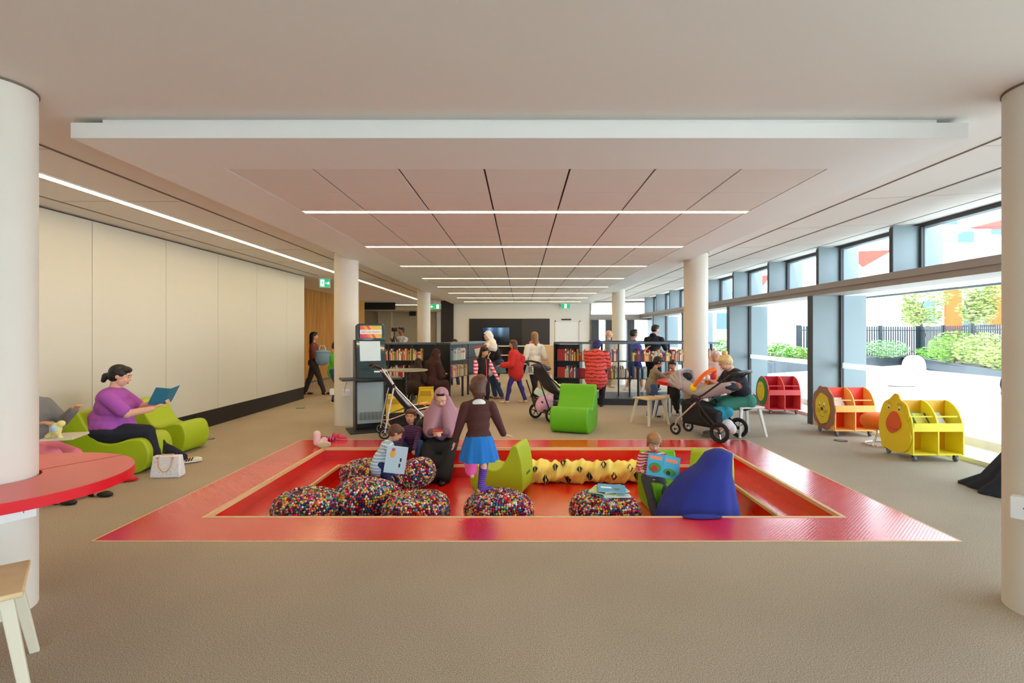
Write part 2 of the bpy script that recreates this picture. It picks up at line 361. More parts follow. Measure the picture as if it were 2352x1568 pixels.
MB().bb(-1.48, 1.18, -.035, .035, -.024, -.0205).build('diffuser', M_LIGHT, bl, smooth=False)
dark = MB().bb(-2.18, 1.2, YB-.05, YB-.001, 0, 2.18).build('wall_panel', M_BLACK, smooth=False); tag(dark, 'black wall panelling behind the television on the back wall', 'wall panel')
dk2 = MB().bb(.04, 1.19, YB-.075, YB-.051, 0, 2.17).build('wall_panel', M_CHAR, smooth=False); tag(dk2, 'charcoal wall panel right of the television on the back wall', 'wall panel')
# exit door
d1 = struct(MB().bb(1.44, 2.48, YB+.02, YB+.08, 0, 2.07).build('door_1', mat('white_door', (240, 242, 242), .35), smooth=False, bevel=.004))
MB().bb(1.42, 1.47, YB-.02, YB+.1, 0, 2.1).bb(2.45, 2.5, YB-.02, YB+.1, 0, 2.1).bb(1.42, 2.5, YB-.02, YB+.1, 2.05, 2.1).build('door_frame', M_WHITE, d1, smooth=False)
MB().bb(1.7, 2.1, YB-.06, YB+.02, 2.12, 2.17).build('door_closer', M_BLACK, d1, smooth=False)
MB().bb(2.0, 2.26, YB-.03, YB+.02, 1.03, 1.09).build('door_handle', M_ALU, d1, smooth=False)
# right glass wall: fins, beam, clerestory
YF = [5.34+1.78*i for i in range(-6, 10)]
XI, XF = 4.97, 5.88
struct(MB().bb(XI, XG+.06, YN, YB, 2.28, 2.375).bb(XI+.03, XG+.06, YN, YB, 2.2, 2.28).build('trim_8', M_BEAM, smooth=False, bevel=.004))
struct(MB().bb(XG-.02, XG+.1, YN, YB, 2.99, ZE).build('trim_9', M_ALUD, smooth=False))
struct(MB().bb(XG-.03, XG+.04, YN, YB, 0, .05).build('trim_10', M_WHITE, smooth=False))
n = 0
for i, y in enumerate(YF):
    low = (i-6) % 2 == 0
    if i == 6: y -= .8
    cf = MB().bb(5.07, XG+.3, y, y+.07, 2.375, 3.02).build('window_fin', M_ALU, smooth=False, bevel=.003); struct(cf)
    MB().bb(XG-.03, XG+.02, y-.045, y-.001, 2.375, 2.99).build('mullion', M_ALUD, cf, smooth=False)
    MB().bb(5.062, 5.069, y+.002, y+.068, 2.375, 2.99).build('edge_cap', M_ALUD, cf, smooth=False)
    if low:
        f = MB().bb(XI, XF, y, y+.16, 0, 2.2).build('window_fin', M_ALU, smooth=False, bevel=.004); struct(f)
        MB().bb(XG-.03, XG+.02, y-.05, y-.001, 0, 2.2).build('mullion', M_ALUD, f, smooth=False)
        MB().bb(XI-.008, XI-.001, y+.005, y+.155, .0, 2.2).build('edge_cap', M_ALUD, f, smooth=False)
        if i+2 < len(YF):
            n += 1; w = MB().bb(XG-.006, XG+.006, y+.16, YF[i+2]-.05, .05, 2.2).build('window_%d' % n, M_GLASS, smooth=False); struct(w)
            MB().bb(XG-.012, XG-.008, y+.17, YF[i+2]-.06, .965, 1.06).build('safety_band', M_FROST, w, smooth=False)
    if i+1 < len(YF):
        n += 1; struct(MB().bb(XG-.006, XG+.006, y+.07, YF[i+1]-.045, 2.375, 2.99).build('window_%d' % n, M_GLASS, smooth=False))
struct(MB().bb(XG-.1, XG+.1, YB-.6, YB+.1, 0, ZE).build('wall_right_end', M_ALU, smooth=False))
# glazed back right corner
struct(MB().bb(2.88, XG, YB-.02, YB+.1, 2.12, 2.36).bb(2.88, 2.95, YB, YB+.1, 0, ZC).bb(2.88, XG, YB, YB+.1, 2.86, ZC).build('trim_11', M_BEAM, smooth=False))
for i, x in enumerate((2.96, 3.55, 4.45)):
    f = MB().bb(x, x+.3, YB-.1, YB+.2, 0, 2.12).build('window_fin', M_ALUD, smooth=False); struct(f)
struct(MB().bb(2.95, XG, YB+.04, YB+.05, 0, 2.86).build('window_40', M_GLASS, smooth=False))
# glazed wall behind the camera (daylight enters there too)
m = MB()
for x in (-5.2, -3.4, -1.7, 0, 1.7, 3.4, 5.1): m.bb(x, x+.1, YN, YN+.15, 0, ZC)
m.bb(-5.2, 5.2, YN, YN+.15, 2.75, ZC).bb(-5.2, 5.2, YN, YN+.15, 0, .1); struct(m.build('wall_front', M_ALU, smooth=False))
struct(MB().bb(-5.2, -1.7, YN+.0, YN+.12, .1, 2.75).build('wall_front_light_block', M_WHITE, smooth=False))  # unseen solid infill, added to hold back daylight from the left side
struct(MB().bb(-1.7, 5.2, YN+.05, YN+.06, .1, 2.75).build('window_41', M_GLASS, smooth=False))
struct(MB().bb(-12, -5.2, YN, YN+.1, 0, ZC).build('wall_front_left', M_WHITE, smooth=False))
# columns
def column(x, y, label, top=ZC, r=.2):
    c = thing('column', label, 'column', (x, y, 0))
    MB().cyl((0, 0, 0), (0, 0, top-.004), r, n=48).build('shaft', M_CONC, c, ang=30)
    MB().cyl((0, 0, top-.012), (0, 0, top), r+.006, n=48).build('shadow_ring', M_GROOVE, c)
    return c
colA = column(-2.964, 2.918, 'nearest thick pale column at the left edge, rising through the red round table')
colB = column(2.954, 2.919, 'nearest thick pale column at the right edge with a white power box')
colC = column(-3.0, 8.97, 'pale round column beside the self loan kiosk')
colD = column(3.0, 8.97, 'pale round column behind the pushchair and small red table')
colE = column(-2.98, 16.0, 'slender distant column behind the left bookshelf')
colF = column(2.98, 16.0, 'slender distant column behind the curved right bookshelf')
for c, r, w, n_ in ((colC, .2, .11, 2), (colB, .2, .2, 2)): pass
def power_box(c, ang, z, w=.17, h=.10, r=.2):
    d = V((math.cos(ang), math.sin(ang), 0)); R = frame(d, V((0, 0, 1)))
    b = MB().box(d*(r+.028)+V((0, 0, z)), (w, h, .075), R).build('power_box', mat('white_plastic', (238, 238, 236), .35), c, smooth=False, bevel=.006)
    m = MB()
    for s in (-1, 1):
        q = d*(r+.067)+V((0, 0, z))+R @ V((s*w*.24, 0, 0))
        for k in (-1, 1): m.box(q+R @ V((k*.008, .006, 0)), (.003, .012, .002), R @ Matrix.Rotation(k*.4, 3, 'Z'))
        m.box(q+R @ V((0, -.014, 0)), (.003, .011, .002), R)
    m.build('socket', mat('socket_slot', (60, 60, 60), .6), b, smooth=False)
power_box(colB, math.radians(218), .605, .25, .12); power_box(colA, math.radians(-28), .595, .22, .11)
power_box(colC, math.radians(-72), .56, .12, .1); power_box(colC, math.radians(192), .56, .12, .1)
# outside paving
struct(MB().bb(5.47, 60, -20, 90, -.15, -.02).build('ground', M_PAVE, smooth=False))
struct(MB().bb(-14, 5.47, 34.05, 90, -.15, -.02).bb(-14, 5.47, -30, YN-.01, -.15, -.02).build('ground_back', M_PAVE, smooth=False))
# ================================================================== FURNITURE
def crom(pts, k=6, closed=True):
    n = len(pts); out = []
    for i in range(n if closed else n-1):
        p0 = pts[(i-1) % n] if closed or i else pts[0]; p1 = pts[i]; p2 = pts[(i+1) % n]; p3 = pts[(i+2) % n] if closed or i < n-2 else pts[-1]
        for j in range(k):
            t = j/k; out.append(tuple(.5*((2*b)+(c-a)*t+(2*a-5*b+4*c-d)*t*t+(3*b-a-3*c+d)*t**3) for a, b, c, d in zip(p0, p1, p2, p3)))
    if not closed: out.append(tuple(pts[-1]))
    return out
M_LIME = mat('lime_foam_vinyl', (168, 190, 20), .5, bump=(30, .04)); M_GREEN = mat('green_foam_vinyl', (98, 178, 12), .45, bump=(30, .04))
RP = crom([(.28, .01), (.375, .10), (.395, .25), (.34, .385), (.22, .40), (.06, .355), (-.06, .40), (-.16, .56), (-.215, .69), (-.265, .715), (-.305, .69), (-.36, .50), (-.385, .25), (-.36, .08), (-.28, .02), (0, 0)], 5)
def rocker(label, m, loc, rz, s=1.0, w=.6, pitch=0, group=None, lf=1):
    c = thing('foam_rocking_chair', label, 'foam chair', loc, rz, group)
    if pitch: c.rotation_euler = (pitch, 0, rz)
    w *= s; o = MB().prism([(x*s*lf, z*s) for x, z in RP], w, (-w/2, 0, 0), (0, 1, 0), (0, 0, 1)).build('foam_body', m, c, bevel=.028*s, seg=3, ang=50)
    MB().bb(-w*.18, w*.18, -.003, .003, -.05*s, .09*s).build('zip_seam', mat('seam_dark', (70, 96, 10), .7), c, smooth=False).matrix_local = Matrix.Translation((0, -.376*s*lf, .33*s)) @ Matrix.Rotation(-.16, 4, 'X')
    return c
PF = -.31
rocker('bright green foam rocking chair standing empty on the carpet behind the pit', M_GREEN, (.86, 8.42, 0), math.radians(160))
rocker('lime green foam rocking chair lying side-on inside the pit behind the standing girl', M_LIME, (-.22, 6.2, PF), math.radians(74), .82, .55)
rocker('bright green foam chair in the pit that the reading boy sits on', M_GREEN, (1.53, 5.62, PF), math.radians(184), .78, .5)
rocker('lime green foam chair in the pit behind the figure in the blue veil', M_LIME, (1.99, 5.58, PF), math.radians(148), .8, .55)
rocker('lime green foam chair by the left wall under the woman in purple', M_LIME, (-4.60, 5.98, 0), math.radians(-78), .97, .62, lf=1.12)
rocker('lime green foam chair by the left wall behind the woman in purple', M_LIME, (-4.68, 6.95, 0), math.radians(-92), .98, .5)
rocker('green foam chair half hidden behind the red round table at left', M_GREEN, (-4.72, 4.95, 0), math.radians(-100), .95, .6)
# ---- felt ball poufs
FELT = [(196, 30, 44), (236, 232, 222), (30, 40, 90), (220, 60, 130), (238, 190, 60), (60, 130, 70), (120, 20, 60), (235, 120, 40), (110, 170, 190), (150, 200, 90), (90, 60, 130), (240, 170, 190), (130, 14, 28), (40, 110, 140)]
FM = [mat('felt_%d' % i, c, .95, bump=(300, .1)) for i, c in enumerate(FELT)]+[mat('felt_gap', (40, 22, 26), 1)]
def pouf_mesh(seed, R=.325, H=.33, dent=0):
    rnd = random.Random(seed); b = bmesh.new(); bmesh.ops.create_icosphere(b, subdivisions=1, radius=1)
    sub = bmesh.new(); bmesh.ops.create_icosphere(sub, subdivisions=2, radius=1)
    bv = [v.co.copy() for v in sub.verts]; bf = [tuple(v.index for v in f.verts) for f in sub.faces]; b.free(); sub.free()
    m = MB(); r = .0116; lump = [(rnd.uniform(0, 6.28), rnd.uniform(.01, .03)) for _ in range(4)]
    def surf(u, sz):
        cz = math.sqrt(max(0, 1-sz*sz)); rr = cz**.6; zz = math.copysign(abs(sz)**.85, sz)
        k = 1+sum(a*math.cos((i+1)*u+p) for i, (p, a) in enumerate(lump))
        z = H/2+zz*H/2*(1-.05*math.cos(2*u+lump[0][0])*max(0, sz))
        if dent: z -= dent*math.exp(-((rr*R*math.cos(u))**2+(rr*R*math.sin(u))**2)/.02)*max(0, sz)
        return V((R*rr*k*math.cos(u), R*rr*k*math.sin(u), max(.012, z)))
    rings = [[surf(2*PI*j/40, math.sin(-PI/2+.03+(PI-.06)*i/22))*.985 for j in range(40)] for i in range(23)]
    m.k = 14; m.loft(rings)
    t_ = -PI/2+.25; k_ = 0
    while t_ < PI/2:
        sz = math.sin(t_); p = surf(0, sz); rad = math.hypot(p.x, p.y); n_ = max(1, int(2*PI*rad/(2*r)))
        for i in range(n_):
            u = 2*PI*(i+.5*(k_ % 2))/n_; q0 = surf(u, sz); m.k = rnd.randrange(14); q = V([rnd.uniform(-.0025, .0025) for _ in range(3)])
            m.add([q0+v*r+q for v in bv], bf)
        k_ += 1; dt = .02
        while (surf(0, math.sin(min(PI/2, t_+dt)))-p).length < r*1.74 and t_+dt < PI/2+.05: dt += .003
        t_ += dt
    return m
pm = {}
for sd, dent in ((1, 0), (2, .02), (3, .035)):
    o = pouf_mesh(sd, dent=dent).build('pouf', FM, fix=False, smooth=True, ang=180); pm[sd] = o.data; COL.objects.unlink(o); bpy.data.objects.remove(o)
for sd, loc, rot, lab in (
    (2, (-2.08, 5.06, PF), (0, 0, .3), 'felt ball pouf at the front left corner of the pit, leftmost of the front ones'),
    (1, (-1.58, 5.28, PF), (0, .05, 1.2), 'felt ball pouf between the leftmost pouf and the one below the toddler, domed highest'),
    (3, (-1.0, 4.98, PF), (0, 0, 2.5), 'felt ball pouf at the pit front just right of the domed one'),
    (2, (-1.83, 6.28, PF), (0, 0, .9), 'felt ball pouf at the back left of the pit against the step'),
    (1, (-1.26, 6.1, PF+.03), (-.28, .30, 2.0), 'felt ball pouf tilted beside the toddler and below the crouching boy'),
    (1, (-.2, 5.0, PF), (0, 0, 4.0), 'felt ball pouf that the standing girl puts her foot on'),
    (3, (.79, 5.0, PF), (0, 0, 1.0), 'felt ball pouf with picture books lying on top')):
    o = bpy.data.objects.new('pouf', pm[sd]); COL.objects.link(o); o.location = loc; o.rotation_euler = rot; tag(o, lab, 'pouf', 'felt ball poufs in the pit')
    if loc == (-1.58, 5.28, PF): o.scale = (1.02, 1.02, 1.12)
# ---- yellow play tunnel
M_YEL = mat('yellow_polyester', (250, 226, 110), .55, bump=(14, .5))
tun = thing('play_tunnel', 'crumpled pale yellow fabric play tunnel with black diamond patches along the back of the pit', 'play tunnel', (.72, 6.56, PF))
rn = random.Random(5); rings = []; NU = 44; NX = 130
def tun_p(x, u):
    w = .135+.012*math.sin(x*37+1.3*math.sin(u*2+x*9))+.009*math.sin(x*71+u*3)+.012*math.sin(u*5+x*12)+.01*math.sin(x*14+2*u)
    return V((x, w*math.cos(u)*1.05, max(.002, .128+w*math.sin(u)*.98+.006*math.sin(x*23))))
for i in range(NX+1):
    x = -.72+1.62*i/NX; rings.append([tun_p(x, 2*PI*j/NU) for j in range(NU)])
MB().loft(rings).build('fabric', M_YEL, tun, ang=180)
for i, (x, u) in enumerate([(-.68, 190), (-.42, 205), (-.14, 212), (-.55, 150), (-.3, 140), (.0, 150), (.12, 190), (.3, 130), (.42, 188), (.62, 150), (.7, 186), (-.2, 120), (.85, 200)]):
    u = math.radians(u); s = .042; m = MB()
    for q in ((0, 1), (0, -1)):
        pts = [(x+a*s*.8, u+b*s*1.1/.14) for a, b in ((-.0, 1), (.95*q[1], 0), (0, -1))]
        ps = []
        for a, b in pts:
            p = tun_p(a+.004*q[1], b); c = V((p.x, 0, .128)); ps.append(p+(p-c).normalized()*.016)
        n_ = (ps[1]-ps[0]).cross(ps[2]-ps[0]).normalized(); m.add(ps+[p-(ps[0]-V((ps[0].x, 0, .128))).normalized()*.02 for p in ps], [(0, 1, 2), (3, 5, 4), (0, 3, 4, 1), (1, 4, 5, 2), (2, 5, 3, 0)])
    m.build('diamond_patch', M_BLACK, tun, smooth=False)
# ---- round tables round the columns
M_TBL = mat('red_laminate', (232, 38, 40), .3, coat=.2); M_TBLE = mat('red_edge', (222, 0, 28), .35)
def round_table(x, y, label, z=.74, R=.65, th=.055, seam=True):
    t = thing('round_table', label, 'table', (x, y, 0)); n = 72
    def rg(r, zz): return [V((r*math.cos(2*PI*j/n), r*math.sin(2*PI*j/n), zz)) for j in range(n)]
    MB().loft([rg(.215, z-th), rg(R-.002, z-th), rg(R-.002, z), rg(.215, z), rg(.215, z-th)], False).build('table_top', M_TBL, t, ang=30)
    MB().loft([rg(R-.004, z-th-.001), rg(R, z-th-.001), rg(R, z-.0005), rg(R-.004, z-.0005), rg(R-.004, z-th-.001)], False).build('edge_band', M_TBLE, t, ang=30)
    for a in (math.radians(62), math.radians(-118)):
        d = V((math.cos(a), math.sin(a), 0)); MB().box(d*.435+V((0, 0, z+.0005)), (.43, .004, .001), rotz(a)).build('seam', mat('red_seam', (130, 20, 20), .6), t, smooth=False)
    return t
round_table(-2.964, 2.918, 'red round table top fixed around the near left column')
round_table(3.0, 8.97, 'red round table top fixed around the column behind the pushchair')
# ---- stools
M_BIRCH = mat('birch_wood', (224, 196, 150), .5, bump=(30, .05), var=(14, .12)); M_PALE = mat('pale_painted_leg', (222, 214, 190), .5)
def stool(label, loc, rz, s=.36, h=.45, ms=M_BIRCH, ml=M_PALE, slot=False):
    t = thing('stool', label, 'stool', loc, rz)
    MB().box((0, 0, h-.012), (s, s, .024)).build('seat', ms, t, bevel=.008, seg=3)
    if slot: MB().box((0, 0, h+.0006), (s*.35, .006, .001)).build('slot', mat('slot_pale', (240, 230, 210), .6), t, smooth=False)
    for sx in (-1, 1):
        for sy in (-1, 1):
            a = V((sx*s*.36, sy*s*.36, h-.024)); b = V((sx*s*.53, sy*s*.53, 0)); q = .021
            MB().loft([[p+V((k*q*w, l*q*w*.8, 0)) for k, l in ((-1, -1), (1, -1), (1, 1), (-1, 1))] for p, w in ((b, .9), (a, 1.15))]).build('leg', ml, t, smooth=False, bevel=.004)
    return t
stool('pale wooden stool in the lower left corner beside the near column', (-2.40, 2.235, 0), math.radians(40), .42, .46, slot=True)
stool('pale wooden stool standing free in front of the small red table', (2.22, 9.02, 0), math.radians(28), .42)
M_WST = mat('white_stool', (232, 232, 226), .5)
stool('white stool that the blonde woman sits on', (3.42, 8.02, 0), math.radians(12), .42, .45, M_WST, M_WST)
stool('pale stool tucked between the boy in jeans and the column', (2.66, 9.5, 0), math.radians(20), .34, .42, M_WST, M_WST)
# ---- orange pod stool
t = thing('pod_stool', 'orange cushion stool with chrome wire base, tucked behind the duck book trolley', 'stool', (5.02, 7.26, 0))
MB().ell((0, 0, .335), (.27, .27, .115), n=32, m=14, p=.75).build('cushion', mat('orange_fabric', (246, 116, 18), .7, bump=(80, .08)), t)
M_CHR = mat('chrome', (215, 218, 222), .15, metal=1)
MB().tube([(.21*math.cos(a*PI/16), .21*math.sin(a*PI/16), .012) for a in range(32)], .009, 8, True).build('base_ring', M_CHR, t)
for a in (200, 320, 80): a = math.radians(a); MB().tube([(.2*math.cos(a), .2*math.sin(a), .012), (.1*math.cos(a), .1*math.sin(a), .25)], .008).build('leg', M_CHR, t)
# ---- book trolleys
def arch(w, z0, z1, n=14):
    r = w/2; h = z1-z0-.26; return [(-r, z0), (r, z0)]+[(r*math.cos(PI*i/n), z1-h+h*math.sin(PI*i/n)) for i in range(n+1)]
def trolley(label, loc, rz, main, edge, inner, kind, name='book_trolley', books=()):
    t = thing(name, label, 'book trolley', loc, rz); L = .62; D = .56; z0 = .085; z1 = .72; g = .018
    for i, x in enumerate((-L/2, 0-g/2, L/2-g)):
        MB().prism(arch(D, z0, z1), g, (x, 0, 0), (0, 1, 0), (0, 0, 1)).build('side_panel' if i != 1 else 'divider', edge, t, smooth=False, bevel=.003)
    MB().bb(-L/2+g, L/2-g, -D/2+.01, D/2-.01, z0, z0+g).build('bottom_board', edge, t, smooth=False)
    MB().bb(-L/2+g, L/2-g, -g/2, g/2, z0+g, z1-.005).build('spine_panel', inner, t, smooth=False)
    MB().bb(-L/2+g, L/2-g, -D/2+.01, D/2-.01, .37, .37+.012).build('middle_board', main, t, smooth=False)
    for s in (-1, 1):
        MB().bb(-L/2+g, L/2-g, s*(D/2-.012)-.007, s*(D/2-.012)+.007, .37, .47).build('front_lip', edge, t, smooth=False)
        MB().bb(-L/2+g, L/2-g, s*(D/2-.07)-.007, s*(D/2-.07)+.007, .535, .55).build('rail', edge, t, smooth=False)
    for sx in (-1, 1):
        for sy in (-1, 1):
            x = sx*(L/2-.06); y = sy*(D/2-.06); w = MB().cyl((x-.012, y, .033), (x+.012, y, .033), .033, n=18).build('caster', mat('caster_grey', (120, 124, 128), .4), t)
            MB().bb(x-.02, x+.02, y-.018, y+.018, .05, z0).bb(x-.02, x-.014, y-.02, y+.02, .03, .07).bb(x+.014, x+.02, y-.02, y+.02, .03, .07).build('caster_fork', M_ALU, w, smooth=False)
    X = -L/2
    def plate(name, poly, x, th, m, par=t): return MB().prism([(-a, b) for a, b in poly], th, (x-th, 0, 0), (0, 1, 0), (0, 0, 1)).build(name, m, par, smooth=False, bevel=.002)
    def oval(cy, cz, ry, rz_, n=28, wob=0, k=9): return [((ry*(1+wob*math.cos(k*2*PI*i/n)))*math.cos(2*PI*i/n)+cy, (rz_*(1+wob*math.cos(k*2*PI*i/n)))*math.sin(2*PI*i/n)+cz) for i in range(n)]
    M_Y = mat('yellow_paint', (238, 206, 12), .4); M_BLK = mat('black_paint', (30, 26, 24), .5); M_W = mat('white_paint', (245, 245, 240), .4)
    if kind == 'worm':
        plate('ring_plate', oval(0, .42, .225, .27), X-.002, .014, mat('green_paint', (24, 140, 84), .4))
        f = plate('face_plate', oval(.0, .42, .155, .19), X-.017, .014, M_Y)
        for s in (-1, 1): plate('eye', oval(s*.025, .545, .018, .024, 12), X-.032, .004, M_W, f); plate('pupil', oval(s*.02, .535, .009, .011, 10), X-.037, .003, M_BLK, f)
        MB().tube([(X-.033, .05*math.cos(a), .32+.025*math.sin(a)) for a in [PI+PI*i/8 for i in range(9)]], .002, 5).build('smile', M_BLK, f)
    if kind == 'lion':
        plate('mane', oval(0, .40, .30, .335, 80, .035, 10), X-.002, .016, mat('mane_brown', (160, 108, 84), .5))
        f = plate('face_plate', oval(0, .39, .19, .235, 80, .03, 7), X-.019, .014, M_Y)
        for s in (-1, 1):
            plate('eye', oval(s*.06, .455, .017, .034, 14), X-.034, .004, M_W, f); plate('pupil', oval(s*.062, .435, .011, .015, 10), X-.039, .003, M_BLK, f)
            MB().tube([(X-.034, s*.05, .35), (X-.034, s*.15, .38)], .002, 5).tube([(X-.034, s*.05, .34), (X-.034, s*.155, .345)], .002, 5).tube([(X-.034, s*.05, .33), (X-.034, s*.15, .31)], .002, 5).build('whisker', M_BLK, f)
        plate('nose', oval(0, .385, .033, .028, 16), X-.034, .006, mat('nose_olive', (92, 84, 30), .5), f)
        MB().tube([(X-.034, .06*math.cos(a), .29+.03*math.sin(a)) for a in [PI+PI*i/8 for i in range(9)]], .002, 5).build('smile', M_BLK, f)
    if kind == 'duck':
        body = crom([(-.05, .07), (-.2, .13), (-.27, .27), (-.24, .4), (-.2, .47), (-.24, .56), (-.2, .68), (-.1, .73), (-.06, .79), (0, .8), (.05, .76), (.1, .72), (.2, .66), (.27, .5), (.29, .3), (.22, .13), (.1, .075)], 5)
        f = plate('duck_cutout', [(-a, b) for a, b in body], X-.002, .02, M_Y)
        plate('beak', crom([(-.11, .33), (-.14, .41), (-.1, .5), (-.03, .57), (.05, .57), (.1, .5), (.12, .41), (.06, .35), (-.04, .3)], 4), X-.024, .012, mat('beak_orange', (226, 92, 30), .4))
        for s in (-1, 1):
            plate('eye', oval(s*.09, .62, .022, .024, 14), X-.024, .004, M_W, f); plate('pupil', oval(s*.09, .612, .013, .013, 10), X-.029, .003, M_BLK, f)
            MB().tube([(X-.024, s*.05, .66), (X-.024, s*.09, .685), (X-.024, s*.13, .66)], .002, 5).build('brow_line', M_BLK, f)
        MB().tube([(X-.037, -.08, .37), (X-.037, 0, .345), (X-.037, .08, .37)], .003, 5).build('beak_line', mat('beak_dark', (170, 50, 20), .5), f)
    return t
RD = mat('red_board', (218, 24, 34), .4); RE = mat('red_board_edge', (240, 92, 92), .4); RI = mat('red_board_inner', (190, 0, 26), .4)
OR = mat('orange_board', (250, 120, 20), .4); OE = mat('orange_board_edge', (255, 190, 96), .4); OI = mat('red_orange_board', (236, 60, 26), .4)
YE = mat('yellow_board', (244, 200, 24), .4); YG = mat('yellow_board_edge', (248, 232, 50), .4); YI = mat('amber_board', (240, 178, 20), .4)
trolley('red book trolley with a smiling worm face in a green ring by the windows', (5.05, 10.28, 0), 0, RD, RE, RI, 'worm')
trolley('orange book trolley with a lion face and brown mane by the windows', (5.02, 8.12, 0), 0, OR, OE, OI, 'lion')
trolley('yellow book trolley with a duck cutout, nearest of the trolleys', (5.02, 6.56, 0), 0, YE, YG, YI, 'duck')
# ---- books
BOOKC = [(214, 60, 40), (232, 186, 70), (240, 232, 214), (60, 96, 150), (96, 150, 70), (180, 40, 50), (236, 140, 50), (150, 190, 205), (112, 74, 50), (214, 208, 190), (70, 60, 90), (236, 214, 130), (200, 120, 140), (48, 60, 72)]
BCN = ['red', 'ochre', 'cream', 'blue', 'green', 'crimson', 'orange', 'pale blue', 'brown', 'off-white', 'purple', 'pale yellow', 'pink', 'dark']
BM = [mat('cover_'+n_.replace(' ', '_'), c, .5) for n_, c in zip(BCN, BOOKC)]; M_PAGE = mat('paper', (240, 236, 224), .8)
bk_cache = {}
def book_mesh(th, h, w, ci):
    key = (round(th, 3), round(h, 2), round(w, 2), ci)
    if key not in bk_cache:
        m = MB(); m.k = 0; c = .0025
        m.bb(-th/2, -th/2+c, 0, w, 0, h).bb(th/2-c, th/2, 0, w, 0, h).bb(-th/2, th/2, -c, 0, 0, h); m.k = 1; m.bb(-th/2+c, th/2-c, 0, w-.004, .003, h-.003)
        m.k = 2; m.bb(-th/2+.001, th/2-.001, -c-.0006, -c, h*.62, h*.84)
        o = m.build('book', [BM[ci], M_PAGE, BM[(ci*5+2) % 14]], smooth=False); bk_cache[key] = o.data; COL.objects.unlink(o); bpy.data.objects.remove(o)
    return bk_cache[key]
def shelf_books(fn, s0, s1, z, where, group, rnd, hmin=.2, hmax=.27, lean=0, wmax=.2, fill=.97, pal=None):
    """fn(s) -> (x, y, yaw): local +Y goes into the shelf"""
    s = s0
    while s < s1:
        th = rnd.choice([.014, .018, .024, .03]); h = rnd.choice([hmin, (hmin+hmax)/2, hmax]); ci = rnd.choice(pal) if pal else rnd.randrange(14)
        if rnd.random() > fill: s += .03; continue
        x, y, a = fn(s+th/2); o = bpy.data.objects.new('book', book_mesh(th, h, .17, ci)); COL.objects.link(o)
        o.location = (x, y, z+abs(math.sin(lean))*th/2); o.rotation_euler = (0, lean, a)
        tag(o, '%s book %s' % (BCN[ci], where), 'book', group); s += th+.0015
M_SH = mat('steel_shelf_navy', (44, 50, 62), .45); M_SHT = mat('shelf_top_grey', (86, 98, 110), .35)
ACX, ACY, AR = 2.75, 17.0, 5.3
def arc(x, off=0):
    a = math.asin((x-ACX)/AR); return V((ACX+(AR-off)*math.sin(a), ACY-(AR-off)*math.cos(a), 0)), a
def arc_strip(x0, x1, o0, o1, z0, z1, m=None, n=28):
    m = m or MB(); rs = []
    for i in range(n+1):
        x = x0+(x1-x0)*i/n; p, a = arc(x, o0); q, a = arc(x, o1)
        rs.append([p+V((0, 0, z0)), q+V((0, 0, z0)), q+V((0, 0, z1)), p+V((0, 0, z1))])
    return m.loft(rs)
AX0, AX1 = .76, 4.55
cs = thing('curved_bookshelf', 'long low curved navy bookshelf with open back on a round plinth', 'bookshelf', (2.4, 12, 0))
rc = lambda m: [m.__setattr__('v', [(x-2.4, y-12, z) for x, y, z in m.v]), m][1]
rc(arc_strip(AX0, AX1, -.03, .42, 1.315, 1.36)).build('top_board', M_SHT, cs, smooth=False)
rc(arc_strip(AX0, AX1, 0, .40, .915, .93)).build('shelf_board', M_SH, cs, smooth=False)
rc(arc_strip(AX0, AX1, 0, .40, .525, .54)).build('shelf_board', M_SH, cs, smooth=False)
rc(arc_strip(1.55, AX1, -.42, .9, 0, .14)).build('plinth', M_SH, cs, smooth=False)
for x in (AX0, 1.32, 2.2, 2.46, 3.4, 4.5):
    p, a = arc(x, .2); m = MB(); m.box(p+V((0, 0, .66)), (.03 if x > 1.4 else .02, .05 if x > 1.4 else .4, 1.31), rotz(a)); rc(m).build('post' if x > 1.4 else 'end_panel', M_SH, cs, smooth=False)
rc(arc_strip(AX0, 1.33, .2, .215, 0, 1.3)).build('back_panel', M_SH, cs, smooth=False)
p, a = arc(2.62, -.03); rc(MB().cyl((p.x, p.y, .14), (p.x, p.y, .76), .028, n=14).ell((p.x, p.y, .78), (.04, .04, .03))).build('bollard', M_SH, cs)
rb = random.Random(11)
def afn(x): p, a = arc(x, .02); return p.x, p.y, a
warm = [0, 1, 2, 5, 6, 8, 11, 9, 4, 3]
shelf_books(afn, 1.0, 1.5, .93, 'on the curved shelf upper board', 'books on the curved shelf upper board', rb, pal=warm)
shelf_books(afn, 1.86, 2.2, .93, 'on the curved shelf upper board', 'books on the curved shelf upper board', rb, pal=warm)
shelf_books(afn, 2.5, 3.9, .93, 'on the curved shelf upper board', 'books on the curved shelf upper board', rb, .19, .26)
shelf_books(afn, 4.0, 4.5, .93, 'on the curved shelf upper board', 'books on the curved shelf upper board', rb)
shelf_books(afn, 1.0, 1.25, .54, 'on the lower board of the curved shelf', 'books on the curved shelf lower board', rb, pal=[2, 3, 0, 1, 7])
shelf_books(afn, 1.86, 2.12, .54, 'on the lower board of the curved shelf', 'books on the curved shelf lower board', rb, pal=warm)
shelf_books(afn, 2.52, 2.8, .54, 'on the lower board of the curved shelf', 'books on the curved shelf lower board', rb, pal=[1, 7, 3, 2, 8])
def afn2(x): p, a = arc(x, .38); return p.x, p.y, a+PI
shelf_books(afn2, 1.9, 2.4, .54, 'at the far side of the curved shelf lower board', 'books at the far side of the curved shelf', rb, pal=[8, 13, 1, 0], fill=.8)
